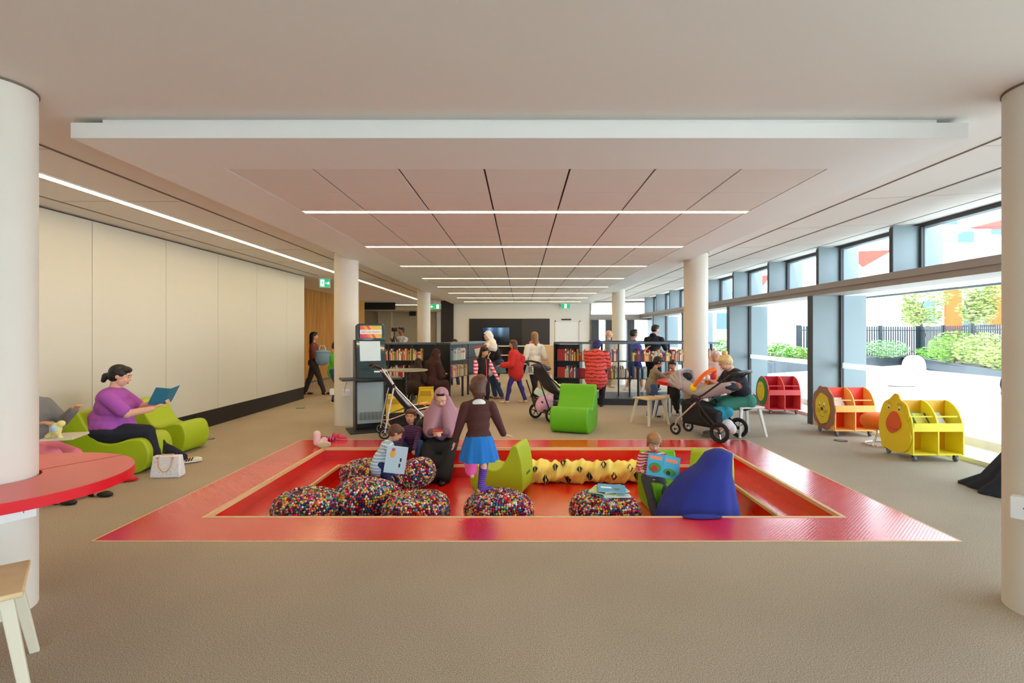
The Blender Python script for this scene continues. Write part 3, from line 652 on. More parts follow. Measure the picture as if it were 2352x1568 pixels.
def stood(name, label, cat, loc, rz, w, h, d, m, tilt=0, group=None):
    o = MB().bb(-w/2, w/2, -d/2, d/2, 0, h).build(name, m, smooth=False); o.location = loc; o.rotation_euler = (tilt, 0, rz); tag(o, label, cat, group); return o
for x, z, hh in ((.90, .93, .26), (.9, .54, .24), (1.35, .54, .22)):
    p, a = arc(x, .08); stood('book', 'crimson book shown face out on the curved shelf %s' % ('upper board' if z > .9 else ('lower board at its left end' if x < 1 else 'lower board beside the gap')), 'book', (p.x, p.y, z), a, .19, hh, .02, BM[5], -.08)
p, a = arc(3.93, .1); stood('book', 'green book shown face out on the curved shelf', 'book', (p.x, p.y, .93), a, .14, .24, .02, BM[4], -.08)
# left shelves: end panel, unit running back, unit facing the kiosk
ls = thing('bookshelf', 'low black bookshelf with a solid end panel facing the pit, left of the walkway', 'bookshelf', (-1.78+1.28*math.sin(.3), 11.92+1.28*math.cos(.3), 0), -.3)
MB().bb(-.18, .18, -1.3, -1.26, 0, 1.34).build('end_panel', M_BLACK, ls, smooth=False)
MB().bb(-.2, .2, -1.3, 1.3, 1.30, 1.345).build('top_board', M_SHT, ls, smooth=False)
for z in (.93, .54): MB().bb(-.17, .18, -1.26, 1.3, z-.015, z).build('shelf_board', M_SH, ls, smooth=False)
MB().bb(-.012, .012, -1.26, 1.3, .5, 1.3).build('spine_panel', M_BLACK, ls, smooth=False)
for y in (-.2, .15, 1.2): MB().bb(-.02, .02, y, y+.05, 0, 1.3).build('post', M_SH, ls, smooth=False)
f1 = lambda s: (-1.60+(s-11.92)*math.sin(.3), 11.92+(s-11.92)*math.cos(.3), PI/2-.3)
shelf_books(f1, 12.05, 12.75, .93, 'on the aisle side of the black shelf behind the end panel', 'books on the black shelf aisle side', rb, .24, .28, lean=.0, pal=[2, 9, 7, 3, 2, 4])
shelf_books(f1, 12.0, 12.85, .54, 'low on the aisle side of the black shelf behind the end panel', 'books on the black shelf aisle side', rb, .24, .28, pal=[2, 9, 1, 8, 4, 12, 6])
ls2 = thing('bookshelf', 'low black bookshelf behind the kiosk and the women in brown', 'bookshelf', (-2.75, 12.3, 0))
MB().bb(-.95, .78, -.2, .2, 1.30, 1.345).build('top_board', M_SHT, ls2, smooth=False)
for z in (.93, .54): MB().bb(-.95, .78, -.18, .18, z-.015, z).build('shelf_board', M_SH, ls2, smooth=False)
MB().bb(-.95, .78, .0, .02, .1, 1.3).build('back_panel', M_BLACK, ls2, smooth=False)
for x in (-.95, -.35, .2, .74): MB().bb(x, x+.03, -.17, .17, 0, 1.3).build('post', M_SH, ls2, smooth=False)
f2 = lambda s: (s, 12.14, 0)
shelf_books(f2, -3.55, -3.12, .93, 'on the upper board behind the kiosk', 'books on the shelf behind the kiosk', rb, .2, .26, pal=[8, 1, 10, 11, 13, 0])
shelf_books(f2, -3.06, -2.3, .93, 'on the upper board behind the women in brown', 'books on the shelf behind the women in brown', rb, .2, .27, pal=[2, 6, 11, 12, 0, 9, 8, 4])
shelf_books(f2, -3.6, -3.12, .54, 'on the lower board behind the kiosk', 'books on the shelf behind the kiosk', rb, .2, .26, pal=[8, 13, 4])
shelf_books(f2, -3.06, -2.5, .54, 'on the lower board behind the women in brown', 'books on the shelf behind the women in brown', rb, .2, .27, pal=[2, 5, 5, 9, 8])
# distant black shelving under the television and counter
bs = thing('bookshelf', 'black low shelving with white shelf edges below the television wall', 'bookshelf', (-.4, 20.2, 0))
MB().bb(-1.9, 1.9, 0, .45, 0, .12).bb(-1.9, 1.9, .43, .45, 0, 1.05).bb(-1.9, -1.86, 0, .45, 0, 1.05).bb(1.86, 1.9, 0, .45, 0, 1.05).bb(-.02, .02, 0, .45, 0, 1.05).build('carcass', M_BLACK, bs, smooth=False)
for z in (.36, .7, 1.05): MB().bb(-1.9, 1.9, -.02, .45, z, z+.03).build('shelf_board', M_WHITE, bs, smooth=False)
rb2 = random.Random(4)
shelf_books(lambda s: (s, 20.25, 0), -2.0, -.7, .73, 'on the distant shelving below the television', 'books on the distant shelving', rb2, .2, .26, fill=.5, pal=[0, 5, 10, 2])
shelf_books(lambda s: (s, 20.25, 0), .1, .9, .39, 'on the distant shelving below the television', 'books on the distant shelving', rb2, .2, .26, fill=.5, pal=[0, 5, 3, 2])
ct = thing('counter', 'blonde wood counter block with dark slots, left end of the curved shelf', 'counter', (.72, 15.2, 0))
MB().bb(-.28, .22, -.3, .3, 0, 1.22).build('body', mat('blonde_wood', (226, 192, 146), .5, var=(6, .08)), ct, smooth=False, bevel=.006)
m = MB()
for i in range(9): m.bb(-.26, .12-.02*i, -.303, -.3, .62+.055*i, .632+.055*i)
m.build('slot_lines', mat('slot_brown', (130, 60, 50), .7), ct, smooth=False)
for i, (x, y, z, a, c, lab) in enumerate(((4.92, 6.36, .40, .1, (226, 214, 90), 'yellow covered magazine in the near bin of the duck trolley'), (5.0, 6.37, .40, -.05, (90, 80, 96), 'dark patterned magazine in the near bin of the duck trolley'), (4.9, 6.45, .42, .05, (150, 196, 190), 'aqua magazine behind the others in the duck trolley'), (5.2, 6.42, .40, .3, (244, 240, 236), 'white magazine in the far bay of the duck trolley'), (4.88, 7.95, .40, .1, (250, 230, 220), 'white magazine in the near bin of the lion trolley'), (4.98, 8.0, .40, -.2, (240, 100, 90), 'red and white magazine in the near bin of the lion trolley'))):
    o = MB().bb(-.075, .075, 0, .008, 0, .2).build('magazine', mat('mag_%d' % i, c, .45, var=(24, .3)), smooth=False, loc=(x, y, z)); o.rotation_euler = (-.6, 0, a); tag(o, lab, 'magazine')
# ---- television, signs
tv = thing('television', 'black wall mounted television showing a blue glow on the dark panel', 'television', (-1.06, YB-.081, 1.5))
MB().bb(-.57, .57, -.03, .03, -.32, .32).build('bezel', mat('tv_black', (12, 12, 14), .2), tv, smooth=False, bevel=.006)
def screen():
    m = mat('tv_screen', (10, 24, 44), .12); nt = m.node_tree; b = nt.nodes['Principled BSDF']; t = nt.nodes.new('ShaderNodeTexCoord'); s = nt.nodes.new('ShaderNodeSeparateXYZ'); nt.links.new(t.outputs['Generated'], s.inputs[0])
    r = nt.nodes.new('ShaderNodeValToRGB'); e = r.color_ramp.elements; e[0].color = (.005, .02, .05, 1); e[1].color = (.005, .02, .06, 1)
    for p_, c in ((.15, (.01, .04, .09, 1)), (.27, (.18, .34, .52, 1)), (.4, (.03, .08, .16, 1)), (.55, (.02, .06, .12, 1)), (.68, (.16, .32, .46, 1)), (.8, (.01, .05, .1, 1))): q = e.new(p_); q.color = c
    nt.links.new(s.outputs[0], r.inputs[0]); mx = nt.nodes.new('ShaderNodeMix'); mx.data_type = 'RGBA'; mx.blend_type = 'MULTIPLY'; mx.inputs['Factor'].default_value = 1
    r2 = nt.nodes.new('ShaderNodeValToRGB'); r2.color_ramp.elements[0].position = .3; nt.links.new(s.outputs[2], r2.inputs[0]); nt.links.new(r.outputs[0], mx.inputs['A']); nt.links.new(r2.outputs[0], mx.inputs['B'])
    nt.links.new(mx.outputs['Result'], b.inputs['Emission Color']); b.inputs['Emission Strength'].default_value = 1.0; return m
MB().bb(-.55, .55, -.033, -.031, -.3, .3).build('screen', screen(), tv, smooth=False)
M_EXG = mat('exit_green', (20, 150, 96), .4, emit=.8); M_EXW = mat('exit_white', (240, 255, 250), .4, emit=1.4)
def exit_sign(label, loc, n, arrow, w=.36, h=.17):
    t = thing('exit_sign', label, 'exit sign', loc); M0 = facing((0, 0, 0), n)
    def pl(name, m, mm, par=t): o = m.build(name, mm, par, smooth=False); o.matrix_local = M0; return o
    pl('casing', MB().bb(-w/2-.012, w/2+.012, -h/2-.012, h/2+.012, -.03, 0), M_WHITE); pl('green_panel', MB().bb(-w/2, w/2, -h/2, h/2, .0, .003), M_EXG)
    x0 = 0 if not arrow else -arrow*w*.24
    m = MB().bb(x0-.045, x0+.045, -h*.4, h*.42, .003, .005); pl('door_pictogram', m, M_EXW)
    z = .0055; m = MB()
    def st(a, b, r=.008): m.box(((a[0]+b[0])/2+x0, (a[1]+b[1])/2, z+.001), (math.hypot(b[0]-a[0], b[1]-a[1])+r, r*1.6, .002), rotz(math.atan2(b[1]-a[1], b[0]-a[0])))
    m.cyl((x0+.012, .048, z), (x0+.012, .048, z+.002), .011, n=12); st((.008, .03), (-.008, -.012), .012); st((-.008, -.012), (.018, -.026)); st((.018, -.026), (.014, -.05)); st((-.008, -.012), (-.016, -.036)); st((-.016, -.036), (-.038, -.04)); st((.004, .024), (.03, .008)); st((.004, .026), (-.024, .012))
    pl('running_figure', m, M_EXG)
    if arrow:
        xa = arrow*w*.25; m = MB().bb(xa-.045, xa+.03, -.008, .008, .003, .005)
        m.box((xa+arrow*.03, .016, .004), (.05, .014, .002), rotz(-arrow*.8)).box((xa+arrow*.03, -.016, .004), (.05, .014, .002), rotz(arrow*.8)); pl('arrow', m, M_EXW)
    o = MB().bb(-.008, .008, .01, .026, h/2, ZC-loc[2]).build('hanger', M_WHITE, t, smooth=False)
    return t
p = at(746, 650, 13.2); exit_sign('green exit sign with a right arrow hung before the oak wall', p, (.45, -1, 0), 1, .24, .2)
p = at(999, 704, 19.5); exit_sign('green exit sign with a left arrow right of the distant left column', p, (0, -1, 0), -1, .42, .17)
p = at(1299, 703, 21.85); exit_sign('green exit sign with a running figure above the white door', p, (0, -1, 0), 0, .37, .19)
# ---- self loan kiosk
kx, ky = -2.44, 8.42
kq = thing('self_loan_kiosk', 'dark self loan kiosk with a touch screen and grey lower panel beside the column', 'kiosk', (kx, ky, 0), math.radians(26))
M_KB = mat('kiosk_black', (34, 32, 36), .35); M_KG = mat('kiosk_grey', (172, 190, 192), .4); M_KGL = mat('kiosk_glass', (40, 66, 72), .08, coat=.5)
MB().bb(-.34, .34, -.3, .25, 0, .022).build('base_plate', mat('kiosk_base', (54, 50, 50), .5), kq, smooth=False, bevel=.004)
MB().prism([(-.09, .022), (.14, .022), (.14, 1.45), (-.02, 1.45), (-.14, .86), (-.1, .78)], .03, (-.24, 0, 0), (0, 1, 0), (0, 0, 1)).prism([(-.09, .022), (.14, .022), (.14, 1.45), (-.02, 1.45), (-.14, .86), (-.1, .78)], .03, (.21, 0, 0), (0, 1, 0), (0, 0, 1)).build('side_panel', M_KB, kq, smooth=False)
MB().bb(-.2, .2, .09, .14, .022, 1.45).build('back_panel', M_KB, kq, smooth=False)
MB().prism([(-.205, .12), (.205, .12), (.215, .78), (-.215, .78)], -.03, (0, -.075, 0), (1, 0, 0), (0, 0, 1)).build('lower_panel', M_KG, kq, smooth=False, bevel=.004)
m = MB()
for i in range(6):
    for j in range(14): m.bb(-.175+.06*i, -.125+.06*i, -.107, -.105, .18+.009*j, .184+.009*j)
m.build('vent_slots', mat('vent_shadow', (96, 112, 116), .7), kq, smooth=False)
MB().bb(-.46, .46, -.30, .1, .82, .85).build('counter_shelf', M_KB, kq, smooth=False, bevel=.004)
def on_front(y, z, tilt): return Matrix.Translation((0, y, z)) @ Matrix.Rotation(PI/2-tilt, 4, 'X')
MB().bb(-.22, .22, -.31, .31, -.02, .0).build('fascia', M_KGL, kq, smooth=False, bevel=.004).matrix_local = on_front(-.115, 1.155, .2)
MB().bb(-.17, .15, -.04, .28, .0, .004).build('touch_screen', mat('kiosk_screen', (196, 216, 222), .2, emit=.08), kq, smooth=False).matrix_local = on_front(-.116, 1.155, .2)
MB().ell((.02, -.1, .004), (.045, .03, .012)).build('scanner', M_BLACK, kq).matrix_local = on_front(-.116, 1.155, .2)
MB().bb(.04, .17, -.225, -.2, 0, .006).build('receipt_slot', mat('slot_white', (230, 240, 240), .4), kq, smooth=False).matrix_local = on_front(-.116, 1.155, .2)
MB().bb(-.2, .2, -.26, -.14, .79, .82).build('tray', M_BLACK, kq, smooth=False)
hd = MB().prism(crom([(-.23, -.12), (-.23, .1), (-.19, .135), (.19, .135), (.23, .1), (.23, -.12), (.19, -.135), (-.19, -.135)], 1), -.04, (0, 0, 0), (1, 0, 0), (0, 0, 1)).build('header', M_KGL, kq, smooth=False, bevel=.01); hd.location = (0, -.06, 1.575); hd.rotation_euler = (-.06, 0, 0)
def banner():
    m = mat('kiosk_banner', (220, 90, 70), .4); nt = m.node_tree; b = nt.nodes['Principled BSDF']; t = nt.nodes.new('ShaderNodeTexCoord'); s = nt.nodes.new('ShaderNodeSeparateXYZ'); nt.links.new(t.outputs['Generated'], s.inputs[0])
    a = nt.nodes.new('ShaderNodeMath'); a.operation = 'MULTIPLY_ADD'; a.inputs[1].default_value = .35; nt.links.new(s.outputs[2], a.inputs[0]); nt.links.new(s.outputs[0], a.inputs[2])
    r = nt.nodes.new('ShaderNodeValToRGB'); r.color_ramp.interpolation = 'CONSTANT'; e = r.color_ramp.elements; e[0].color = lin((196, 60, 80)); e[1].position = .92; e[1].color = lin((210, 190, 80))
    for p_, c in ((.2, (214, 80, 90)), (.38, (228, 110, 70)), (.5, (236, 160, 60)), (.62, (214, 90, 70)), (.75, (238, 180, 70))): q = e.new(p_); q.color = lin(c)
    nt.links.new(a.outputs[0], r.inputs[0]); nt.links.new(r.outputs[0], b.inputs['Base Color']); return m
bn = MB().bb(-.17, .17, -.045, -.042, -.1, .1).build('banner', banner(), kq, smooth=False); bn.parent = hd
bw = MB().bb(-.17, .17, -.047, -.0455, -.035, .035).build('banner_strip', mat('banner_white', (238, 232, 226), .5), kq, smooth=False); bw.parent = hd
lettering('Self Loan Station', .045, 'banner_text', mat('banner_grey', (150, 150, 156), .5), hd, facing((0, -.0485, 0), (0, -1, 0)))
# power cord
tag(MB().tube(crom([tuple(at(797, 877, 8.3)), tuple(at(792, 892, 8.55)), tuple(at(790, 901, 8.74))], 5, False), .004, 6).build('cord', mat('red_cord', (150, 40, 46), .5)), 'thin dark red power cord from the kiosk to the column socket', 'cord')
# ---- step ladder stools in yellow
def yellow_stool(label, loc, rz):
    t = thing('step_stool', label, 'stool', loc, rz); MY = mat('yellow_plastic', (240, 200, 24), .4)
    MB().loft([[V((x*w, y*w, z)) for x, y in ((-.17, -.15), (.17, -.15), (.17, .15), (-.17, .15))] for z, w in ((0, 1.12), (.1, 1.05), (.42, .82))]).build('body', MY, t, smooth=False, bevel=.015, seg=3)
    MB().bb(-.11, .11, -.162, -.12, .28, .37).build('hand_opening', mat('yellow_shade', (196, 156, 14), .6), t, smooth=False)
    MB().bb(-.15, .15, -.13, .13, .42, .435).build('tread', MY, t, smooth=False, bevel=.006)
    return t
yellow_stool('yellow plastic step stool left of the black end panel', (-1.98, 10.9, 0), .1)
yellow_stool('yellow plastic cone-like stool behind the kiosk base', (-2.35, 9.6, 0), .3)
t = thing('cafe_table', 'small table with grey top on a thin black post behind the folded pushchair', 'table', (-2.25, 10.2, 0))
MB().cyl((0, 0, .83), (0, 0, .85), .42, n=40).build('table_top', mat('table_olive', (150, 146, 128), .4), t); MB().cyl((0, 0, .02), (0, 0, .83), .025).build('post', M_BLACK, t); MB().cyl((0, 0, 0), (0, 0, .02), .2, n=32).build('base', mat('blue_base', (30, 110, 190), .4), t)
t = thing('bar_table', 'thin dark table top behind the curved shelf where the man in black leans', 'table', (3.3, 13.6, 0))
MB().bb(-1.5, 1.2, -.3, .3, 1.335, 1.365).build('table_top', M_BLACK, t, smooth=False)
for x in (-1.2, 1.0): MB().cyl((x, 0, 0), (x, 0, 1.335), .03).build('post', M_BLACK, t)
# floor boxes
for lab, px, py in (('round metal floor outlet in the carpet by the left wall', 478, 1008), ('round metal floor outlet near the left column', 690, 937), ('round metal floor outlet in front of the lion trolley', 1931, 1012)):
    q = fl(px, py); o = MB().cyl((0, 0, 0), (0, 0, .004), .09, n=32).build('floor_outlet', mat('outlet_dark', (70, 70, 74), .4, metal=.5), loc=q); tag(o, lab, 'floor outlet')
    MB().cyl((0, 0, .004), (0, 0, .006), .06, n=24).build('outlet_lid', M_ALU, o)
spk = stood('loudspeaker', 'small dark loudspeaker box high on the far beige wall', 'loudspeaker', at(948, 725, 27.6), 0, .34, .32, .2, M_BLACK)
# ================================================================== OUTSIDE
M_PLANT = mat('planter_steel', (62, 70, 78), .5, bump=(6, .05), var=(4, .15)); M_SOIL = mat('soil', (70, 56, 40), .95)
def wallrun(pts, z0, z1, th, name, m, parent=None):
    k = MB()
    for a, b in zip(pts[:-1], pts[1:]):
        a = V((a[0], a[1], 0)); b = V((b[0], b[1], 0)); d = b-a; k.box((a+b)/2+V((0, 0, (z0+z1)/2)), (d.length+th, th, z1-z0), rotz(math.atan2(d.y, d.x)))
    return k.build(name, m, parent, smooth=False)
pl = thing('planter', 'long dark steel planter edge outside the windows holding shrubs', 'planter', (0, 0, 0))
wallrun([(8, 19.6), (19.5, 26.5), (13.2, 12.8)], -.02, .42, .12, 'edge_wall', M_PLANT, pl)
MB().add([(8, 19.8, .36), (19.3, 26.7, .36), (13.3, 12.8, .36), (22, 11, .36), (30, 30, .36), (8, 30, .36)], [(0, 1, 4, 5), (1, 2, 3, 4)]).add([(8, 19.8, -.01), (19.3, 26.7, -.01), (13.3, 12.8, -.01), (22, 11, -.01), (30, 30, -.01), (8, 30, -.01)], [(5, 4, 1, 0), (4, 3, 2, 1)]).build('soil_bed', M_SOIL, pl, smooth=False, fix=False)
M_FEN = mat('fence_black', (32, 46, 52), .5)
fn = thing('picket_fence', 'black vertical picket fence behind the planter shrubs', 'fence', (17.6, 26.8, .36))
FPT = [V((13.6, 25.6, 0)), V((21.2, 27.8, 0)), V((17.4, 15.5, 0)), V((15.5, 9.5, 0))]; m = MB(); k = 0; off = V((17.6, 26.8, .36))
for a, b in zip(FPT[:-1], FPT[1:]):
    d = b-a; L = d.length; d.normalize(); R = rotz(math.atan2(d.y, d.x))
    for i in range(int(L/.16)): m.box(a+d*(.16*i)+V((0, 0, 1.16))-off, (.07, .03, 1.52), R)
    for z in (.6, 1.72): m.box((a+b)/2+V((0, 0, z))-off, (L, .04, .05), R)
    for j in range(int(L/2.6)+1): MB().box(a+d*2.6*j+V((0, 0, 1.16))-off, (.22, .1, 1.62), R).build('post', M_FEN, fn, smooth=False)
m.build('picket_panel', M_FEN, fn, smooth=False)
def leaves(m, c, r, n, size, rnd, cut=0):
    for _ in range(n):
        while True:
            p = V([rnd.uniform(-1, 1) for _ in range(3)])
            if .25 < p.length < 1: break
        p = V((c[0]+p.x*r[0], c[1]+p.y*r[1], c[2]+p.z*r[2])); M = frame(V([rnd.gauss(0, 1) for _ in range(3)])+V((0, 0, .4))); s = size*rnd.uniform(.6, 1.3)
        m.add([p+M @ V(q)*s for q in ((-1, 0, 0), (0, -.35, .08), (1, 0, 0), (0, .35, .08))], [(0, 1, 2, 3)])
    return m
def leafm(name, c): m = mat(name, c, .6, var=(3, .25)); m.node_tree.nodes['Principled BSDF'].inputs['Subsurface Weight'].default_value = 0; return m
G1 = leafm('leaf_lime', (120, 158, 66)); G2 = leafm('leaf_sage', (128, 160, 110)); G3 = leafm('leaf_yellow_green', (152, 166, 92)); G4 = leafm('leaf_mid_green', (104, 158, 52))
rl = random.Random(9)
def shrub(label, c, r, n, m, size=.07):
    t = thing('shrub', label, 'shrub', (c[0], c[1], .36), 0, 'shrubs in the planter outside'); leaves(MB(), (0, 0, r[2]), r, n, size, rl).build('foliage', m, t, smooth=False, fix=False)
    MB().cap((0, 0, 0), (0, 0, r[2]), .03, .015, 8).build('stem', mat('bark', (110, 90, 66), .9), t); return t
for (px, Y, r, n, m, lab) in ((2030, 25.2, (1.2, .7, .45), 1500, G2, 'sage green low shrub beside the fence at the left of the big window'),
    (2140, 24.0, (.7, .7, .3), 600, G4, 'low dark green shrub in front of the fence middle'),
    (2192, 20.5, (.9, .8, .65), 1600, G1, 'lime green shrub in front of the fence, left of the yellow-green one'),
    (2262, 18.6, (1.0, .8, .62), 1700, G3, 'yellow-green shrub in front of the fence nearest the right column'),
    (2330, 16.4, (1.1, .8, .5), 1500, G3, 'pale grassy shrub at the right end of the planter'),
    (1790, 22.6, (.6, .5, .42), 900, G4, 'bright green shrub seen through the window above the red trolley'),
    (1835, 23.0, (.6, .5, .32), 800, G1, 'light green shrub right of the bright one above the red trolley'),
    (1655, 27.0, (.5, .4, .5), 600, G4, 'small green shrub seen beside the blonde woman')):
    X = (px-CX)/FP*Y; shrub(lab, (X, Y), r, n, m)
def tree(label, px, Y, zc_, r, n, m):
    X = (px-CX)/FP*Y; t = thing('tree', label, 'tree', (X, Y, 0), 0)
    MB().tube([(0, 0, 0), (.1, 0, zc_*.5), (-.15, .1, zc_-r[2]*.4), (.1, 0, zc_+r[2]*.3)], [.12, .09, .06, .02]).tube([(-.1, 0, zc_*.7), (.5, .1, zc_)], [.05, .02]).tube([(-.1, 0, zc_*.75), (-.6, -.1, zc_+.2)], [.05, .02]).build('trunk', mat('bark', (110, 90, 66), .9), t)
    k = MB()
    for i in range(7):
        q = V([rl.uniform(-.6, .6)*r[0], rl.uniform(-.6, .6)*r[1], rl.uniform(-.6, .6)*r[2]]); leaves(k, (q.x, q.y, zc_+q.z), [v*.55 for v in r], n//7, .13, rl)
    k.build('crown', m, t, smooth=False, fix=False)
tree('small leafy tree beyond the fence, left of the orange building', 2118, 31, 3.1, (1.15, 1, 1.2), 1500, G3)
tree('leafy tree beyond the fence in front of the orange building', 2236, 29, 3.2, (1.35, 1.1, 1.3), 1900, G3)
# buildings
M_BW = mat('render_white', (244, 244, 242), .8); M_BO = mat('render_orange', (222, 84, 22), .8); M_BG = mat('window_dark', (70, 100, 112), .2)
b = thing('white_building', 'plain white building wall beyond the planter', 'building', (22, 42, 0)); MB().bb(-8.5, 8.6, 0, 8, 0, 4.7).build('wall', M_BW, b, smooth=False); MB().bb(-8.6, 8.7, -.1, 8, 4.7, 4.9).build('roof', M_ALU, b, smooth=False)
MB().bb(-6.3, -4.2, -.02, 0, 1.9, 3.2).build('window', M_BG, b, smooth=False)
b = thing('apartment_building', 'white and orange apartment block beyond the fence', 'building', (47, 52, 0))
MB().bb(-9, 14, 0, 12, 0, 17).build('wall', M_BW, b, smooth=False)
for x0, x1, z0, z1 in ((-4.9, -3.4, 0, 6.6), (-.9, .6, 2.4, 6.6), (2.2, 3.4, 0, 6.2)): MB().bb(x0, x1, -.35, .0, z0, z1).build('orange_pier', M_BO, b, smooth=False)
for x, z in ((-3.1, 2.2), (-1.1, 2.2), (1.2, 2.2), (3.8, 2.2), (-7, 2.6), (-6.8, 9.5), (-3.6, 10.6), (-.3, 11.4), (2, 12), (-5.2, 12.4)):
    f = MB().bb(x, x+(1.2 if z < 5 else 1.6), -.06, 0, z, z+(2.2 if z < 5 else 1.1)).build('window', M_BG, b, smooth=False); MB().bb(x-.06, x, -.1, 0, z, z+(2.2 if z < 5 else 1.1)).build('window_frame', M_ALU, f, smooth=False)
for x in (-3.3, 1.0):
    f = MB().bb(x, x+1.9, -1.2, 0, 2.0, 2.14).build('balcony', M_BW, b, smooth=False); m = MB()
    for i in range(13): m.bb(x+i*.15, x+i*.15+.04, -1.2, -1.16, 2.14, 3.1)
    m.bb(x, x+1.9, -1.22, -1.15, 3.08, 3.15).build('railing', M_ALU, f, smooth=False)
# slatted eave, sails
ev = thing('slatted_eave', 'ribbed pale eave outside above the big window', 'eave', (6.4, 8.6, 2.3)); m = MB()
for i in range(64): m.bb(-.5, .65, -4.5+.125*i, -4.5+.125*i+.06, .0, .04)
m.build('ribs', mat('rib_grey', (190, 196, 190), .5), ev, smooth=False); MB().bb(-.52, .68, -4.6, 3.6, .04, .07).build('deck', mat('eave_white', (225, 228, 224), .6), ev, smooth=False); MB().bb(.65, .7, -4.6, 3.6, -.03, .1).build('gutter', M_ALU, ev, smooth=False)
MB().bb(-.92, -.52, -4.6, -4.5, .0, .07).bb(-.92, -.52, 3.5, 3.6, 0, .07).bb(-.92, -.52, -.5, -.4, 0, .07).build('bracket', M_ALU, ev, smooth=False)
M_SO = mat('sail_orange', (215, 50, 28), .7, var=(2, .06)); M_SW = mat('sail_pale', (150, 164, 172), .7)
def sail(label, Y, tri, m, tube):
    ps = [at(x, y, Y+dy) for x, y, dy in tri]; t = thing('shade_sail', label, 'shade sail', ps[0]); o = ps[0]; n_ = (ps[1]-ps[0]).cross(ps[2]-ps[0]).normalized()*.01
    MB().add([p-o for p in ps]+[p-o+n_ for p in ps], [(0, 1, 2), (5, 4, 3), (0, 3, 4, 1), (1, 4, 5, 2), (2, 5, 3, 0)]).build('fabric', m, t, smooth=False)
    MB().tube([at(x, y, Y+dy)-o for x, y, dy in tube], .035).build('mast', M_ALU, t)
sail('orange triangular sail seen through the second clear clerestory pane', 17, ((1940, 578, 0), (2052, 574, 1), (1978, 616, 0)), M_SO, ((1932, 574, 0), (1982, 618, 0)))
sail('orange triangular sail seen through the clerestory further back', 26, ((1722, 632, 0), (1770, 632, 1), (1752, 658, 0)), M_SO, ((1718, 632, 0), (1756, 660, 0)))
sail('small orange sail tip above the nearest clerestory pane corner', 13, ((2225, 524, 0), (2320, 500, .5), (2320, 526, 0)), M_SO, ((2150, 560, 0), (2330, 470, 0)))
sail('pale grey sail in the nearest clerestory pane', 14, ((2112, 592, 0), (2160, 543, 0), (2118, 560, 0)), M_SW, ((2118, 582, 0), (2160, 543, 0)))
sail('pale sail behind the orange one in the second pane', 18, ((1930, 590, 0), (2052, 556, 1), (2052, 575, 0)), M_SW, ((1930, 592, 0), (1940, 586, 0)))
sail('pale grey sail in the third clerestory pane', 19, ((1806, 618, 0), (1880, 606, 1), (1812, 652, 0)), M_SW, ((1806, 664, 0), (1842, 616, 0)))
# white pods
o = MB().ell((0, 0, .16), (.56, .34, .165), n=32, m=14, p=.7).build('egg_pouf', mat('pod_white', (236, 236, 234), .4), loc=(11.35, 15.6, -.02)); tag(o, 'low white lozenge seat on the paving outside', 'outdoor seat')
o = MB().ell((0, 0, .42), (.34, .3, .44), n=32, m=14, p=.8).build('egg_pouf', mat('pod_white', (236, 236, 234), .4), loc=(13.0, 17.3, -.02)); tag(o, 'upright white egg seat on the paving outside', 'outdoor seat')
struct(MB().bb(6.3, 6.42, 4.2, 12, -.02, .10).build('trim_12', mat('kerb', (214, 200, 178), .8), smooth=False))
# ================================================================== PEOPLE
SK1 = mat('skin_light', (226, 176, 150), .5, spec=.4); SK2 = mat('skin_olive', (204, 150, 116), .5, spec=.4); SK3 = mat('skin_brown', (140, 92, 66), .5, spec=.4)
M_HB = mat('hair_black', (24, 18, 16), .45, bump=(60, .3)); M_HBR = mat('hair_brown', (88, 54, 36), .5, bump=(60, .3)); M_HBL = mat('hair_blonde', (222, 190, 128), .5, bump=(60, .3)); M_HLB = mat('hair_light_brown', (150, 110, 70), .5, bump=(60, .3))
M_EYE = mat('eye_dark', (30, 22, 20), .2); M_EW = mat('eye_white', (236, 232, 226), .3); M_LIP = mat('lips', (176, 90, 84), .5)
def ik(a, b, l1, l2, pole):
    d = b-a; L = min(d.length, (l1+l2)*.999); d.normalize(); x = (l1*l1-l2*l2+L*L)/(2*L); h = math.sqrt(max(0, l1*l1-x*x))
    p = pole-d*pole.dot(d); p = p.normalized() if p.length > 1e-4 else V((0, 0, 1)); return a+d*x+p*h, a+d*L
